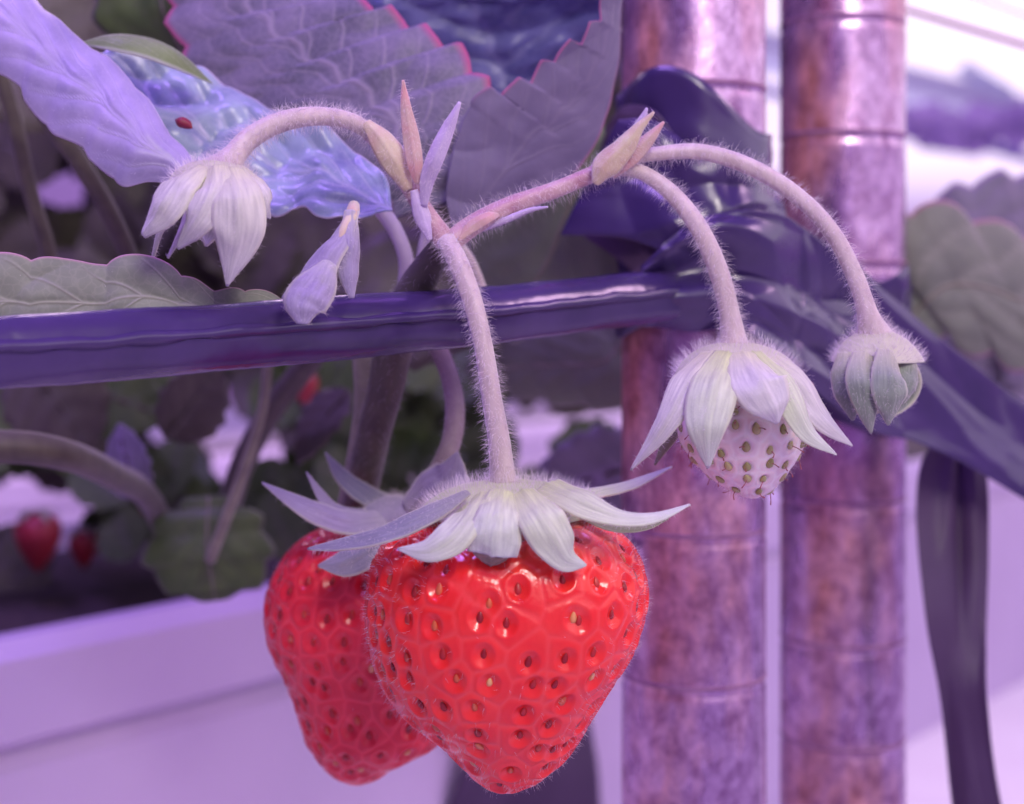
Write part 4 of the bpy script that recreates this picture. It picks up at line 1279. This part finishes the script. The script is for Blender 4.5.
def foliage(name, label, n, xr, yr, dr, sr, mat, seed, holes=HOLES):
    rng = np.random.default_rng(seed)
    A = Acc(); k = 0; tries = 0
    while k < n and tries < n * 40:
        tries += 1
        px = rng.uniform(*xr); py = rng.uniform(*yr); d = rng.uniform(*dr); s = rng.uniform(*sr)
        rp = s / d * FPX * 0.26
        if in_hole((px, py), [(a, b, c + rp, e_ + rp) for a, b, c, e_ in holes]):
            continue
        if z_of(py, d) < floor_at(px, d) or in_trough((px - 512) / FPX * d, d, z_of(py, d) - s * 0.55, s * 0.5):
            continue
        random_leaf(rng, px, py, d, s, A, True); k += 1
    o = A.build(name, mat, kind='stuff')
    tag(o, label, 'foliage')
    return o


def z_of(py, d):
    return -(py - HORIZON) / FPX * d


def in_trough(x_, y_, z_, m_):
    for d0, zt in ((330.0, -76.0), (1000.0, -118.0)):
        u = nrm(np.array([DIRX, 1.0, 0.0])); rx, ry = x_ + 512.0 / FPX * d0, y_ - d0
        off = -rx * u[1] + ry * u[0]
        if -m_ < off < 184 + m_ and z_ < zt + 2:
            return True
    return False


def floor_at(px, d):
    return -80.0


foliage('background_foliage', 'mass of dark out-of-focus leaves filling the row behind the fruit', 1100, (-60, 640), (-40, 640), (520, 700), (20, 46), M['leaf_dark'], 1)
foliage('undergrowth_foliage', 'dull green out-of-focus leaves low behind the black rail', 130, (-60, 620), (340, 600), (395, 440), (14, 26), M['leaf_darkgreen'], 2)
foliage('side_foliage', 'shaded violet leaves behind the pipes on the right', 40, (905, 1080), (235, 400), (720, 800), (26, 50), M['leaf_lilac'], 3,
        holes=[(960, 170, 50, 26), (773, 95, 10, 90)] )

foliage('far_foliage', 'strip of violet foliage just under the pale gutter at the upper right', 60, (900, 1060), (112, 142), (1300, 1400), (20, 34), M['leaf_violet'], 8, holes=[])

# individual blurred leaves one can pick out
for k, (px, py, d, s, mt, lab) in enumerate((
    (60, 405, 320, 26, 'leaf_dark', 'dark blurred leaf under the rail near the left edge'),
    (120, 400, 330, 22, 'leaf_darkgreen', 'blurred greenish leaf under the rail, left of two pale gaps'),
    (195, 400, 318, 20, 'leaf_dark', 'narrow dark leaf under the rail, right of two pale gaps'),
    (128, 462, 300, 16, 'leaf_lilac', 'small violet-edged leaf pointing down above the dark green leaf'),
    (15, 566, 430, 26, 'leaf_dark', 'dark leaf over the substrate at the left edge, in front of the blurred red berry'),
    (112, 528, 440, 22, 'leaf_darkgreen', 'blurred green leaf between the second blurred berry and the dark green leaf'),
    (420, 300, 300, 34, 'leaf_dark', 'dark leaf directly behind the main stalk'),
    (320, 425, 300, 18, 'leaf_dark', 'dark leaf beside the bright gap under the rail'),
    (450, 560, 330, 30, 'leaf_dark', 'dark leaf low behind the two ripe berries'),
    (590, 480, 340, 30, 'leaf_lilac', 'violet leaf seen between the biggest berry and the pipe'),
    (60, 60, 300, 40, 'leaf_dark', 'dark leaf peeking above the bright blue leaf'),
)):
    A = Acc()
    random_leaf(np.random.default_rng(100 + k), px, py, d, s, A, True)
    v = np.vstack(A.v)
    root = thing('blurred_leaf', lab, 'leaf', v[0])
    mesh('blade', v, A.f, M[mt], root, attrs={q: np.concatenate(x_) for q, x_ in A.a.items()}, solid=0.0003)
    g = v.reshape(25, 9, 3)
    vv, ff, _ = tube_geo(g[[0, 6, 12, 18, 23], 4] + np.array([0, -0.0003, 0]), [0.0007, 0.0006, 0.0005, 0.0004, 0.0002], 8, 24)
    mesh('midrib', vv, ff, M['stem_dark'], root)

# far red berries, blurred
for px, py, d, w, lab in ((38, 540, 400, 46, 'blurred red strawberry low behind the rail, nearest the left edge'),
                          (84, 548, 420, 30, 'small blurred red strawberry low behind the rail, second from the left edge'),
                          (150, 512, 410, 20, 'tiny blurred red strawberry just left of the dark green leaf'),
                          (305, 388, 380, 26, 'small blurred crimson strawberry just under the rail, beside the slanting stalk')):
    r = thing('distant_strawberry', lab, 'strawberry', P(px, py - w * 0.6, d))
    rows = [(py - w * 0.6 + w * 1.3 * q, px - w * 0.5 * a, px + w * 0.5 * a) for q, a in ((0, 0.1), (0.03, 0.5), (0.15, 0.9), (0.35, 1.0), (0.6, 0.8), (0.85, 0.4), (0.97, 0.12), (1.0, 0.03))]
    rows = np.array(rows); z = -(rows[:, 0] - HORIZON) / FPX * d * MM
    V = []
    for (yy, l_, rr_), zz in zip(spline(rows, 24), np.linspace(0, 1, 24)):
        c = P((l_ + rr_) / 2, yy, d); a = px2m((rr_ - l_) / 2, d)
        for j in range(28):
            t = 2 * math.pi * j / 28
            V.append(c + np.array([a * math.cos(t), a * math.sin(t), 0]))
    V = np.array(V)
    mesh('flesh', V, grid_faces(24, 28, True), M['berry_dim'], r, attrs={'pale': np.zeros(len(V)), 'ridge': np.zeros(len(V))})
    for q in range(5):
        t = 2 * math.pi * q / 5 + 0.4
        b0 = P(px, py - w * 0.62, d); rad_ = px2m(w * 0.5, d)
        pts = np.array([b0, b0 + np.array([math.cos(t), math.sin(t), 0.1]) * rad_ * 0.6, b0 + np.array([math.cos(t), math.sin(t), -0.4]) * rad_ * 1.1])
        v, f, a = ribbon_geo(pts, [rad_ * 0.3, rad_ * 0.5, rad_ * 0.02], (0, 0, 1), n=12, m=5)
        mesh('sepal', v, f, M['sepal_under'], r, attrs=a)

# ------------------------------------------------------------------ roof side, upper right: pale beam and wires
def bar(name, p0, p1, w, h, mat, label, cat, parent=None):
    p0, p1 = np.array(p0), np.array(p1)
    t = nrm(p1 - p0); up = np.array([0, 0, 1.0]); s = nrm(np.cross(t, up)); up = np.cross(s, t)
    prof = [(-w/2, -h/2), (-w/2 * .8, -h/2 * 1.1), (w/2 * .8, -h/2 * 1.1), (w/2, -h/2), (w/2, h/2), (w/2*.8, h/2*1.1), (-w/2*.8, h/2*1.1), (-w/2, h/2)]
    V = [p + s * a * MM + up * b * MM for p in (p0, p1) for a, b in prof]
    k = len(prof)
    F = [(i, (i + 1) % k, k + (i + 1) % k, k + i) for i in range(k)] + [tuple(range(k))[::-1], tuple(range(k, 2 * k))]
    o = mesh(name, np.array(V), F, mat, parent, smooth=False)
    if label: tag(o, label, cat)
    return o


bm_root = thing('roof_gutter', 'long pale gutter beam slanting down to the right beyond the second pipe', 'gutter', P(900, 88, 1500))
g0, g1 = P(640, 20, 1500), P(1250, 175, 1500)
V = []
for i in range(30):
    c = g0 + (g1 - g0) * i / 29
    for j in range(25):
        a = math.pi * (j / 24)
        V.append(c + np.array([0, -0.030 * math.sin(a), 0.021 * math.cos(a)]))
mesh('gutter_body', np.array(V), grid_faces(30, 25), M['beam'], bm_root)
bar('bracket', P(962, 68, 1490), P(1010, 96, 1490), 20, 10, M['beam'], None, None, bm_root)
bar('lower_lip', P(640, 58, 1480), P(1250, 214, 1480), 20, 7, M['beam_lip'], None, None, bm_root)
for p0, p1, w, lab in (((880, 2, 400), (1060, 56, 400), 1.5, 'pink support wire crossing the bright sky beside the second pipe'),
                       ((930, -20, 450), (1060, 28, 450), 0.6, 'thin grey wire in the upper right corner above the pink one')):
    v, f, _ = tube_geo(PL([p0, p1]), [w / 2 * MM, w / 2 * MM], 8, 12)
    o = mesh('support_wire', v, f, M['wire']); tag(o, lab, 'wire')
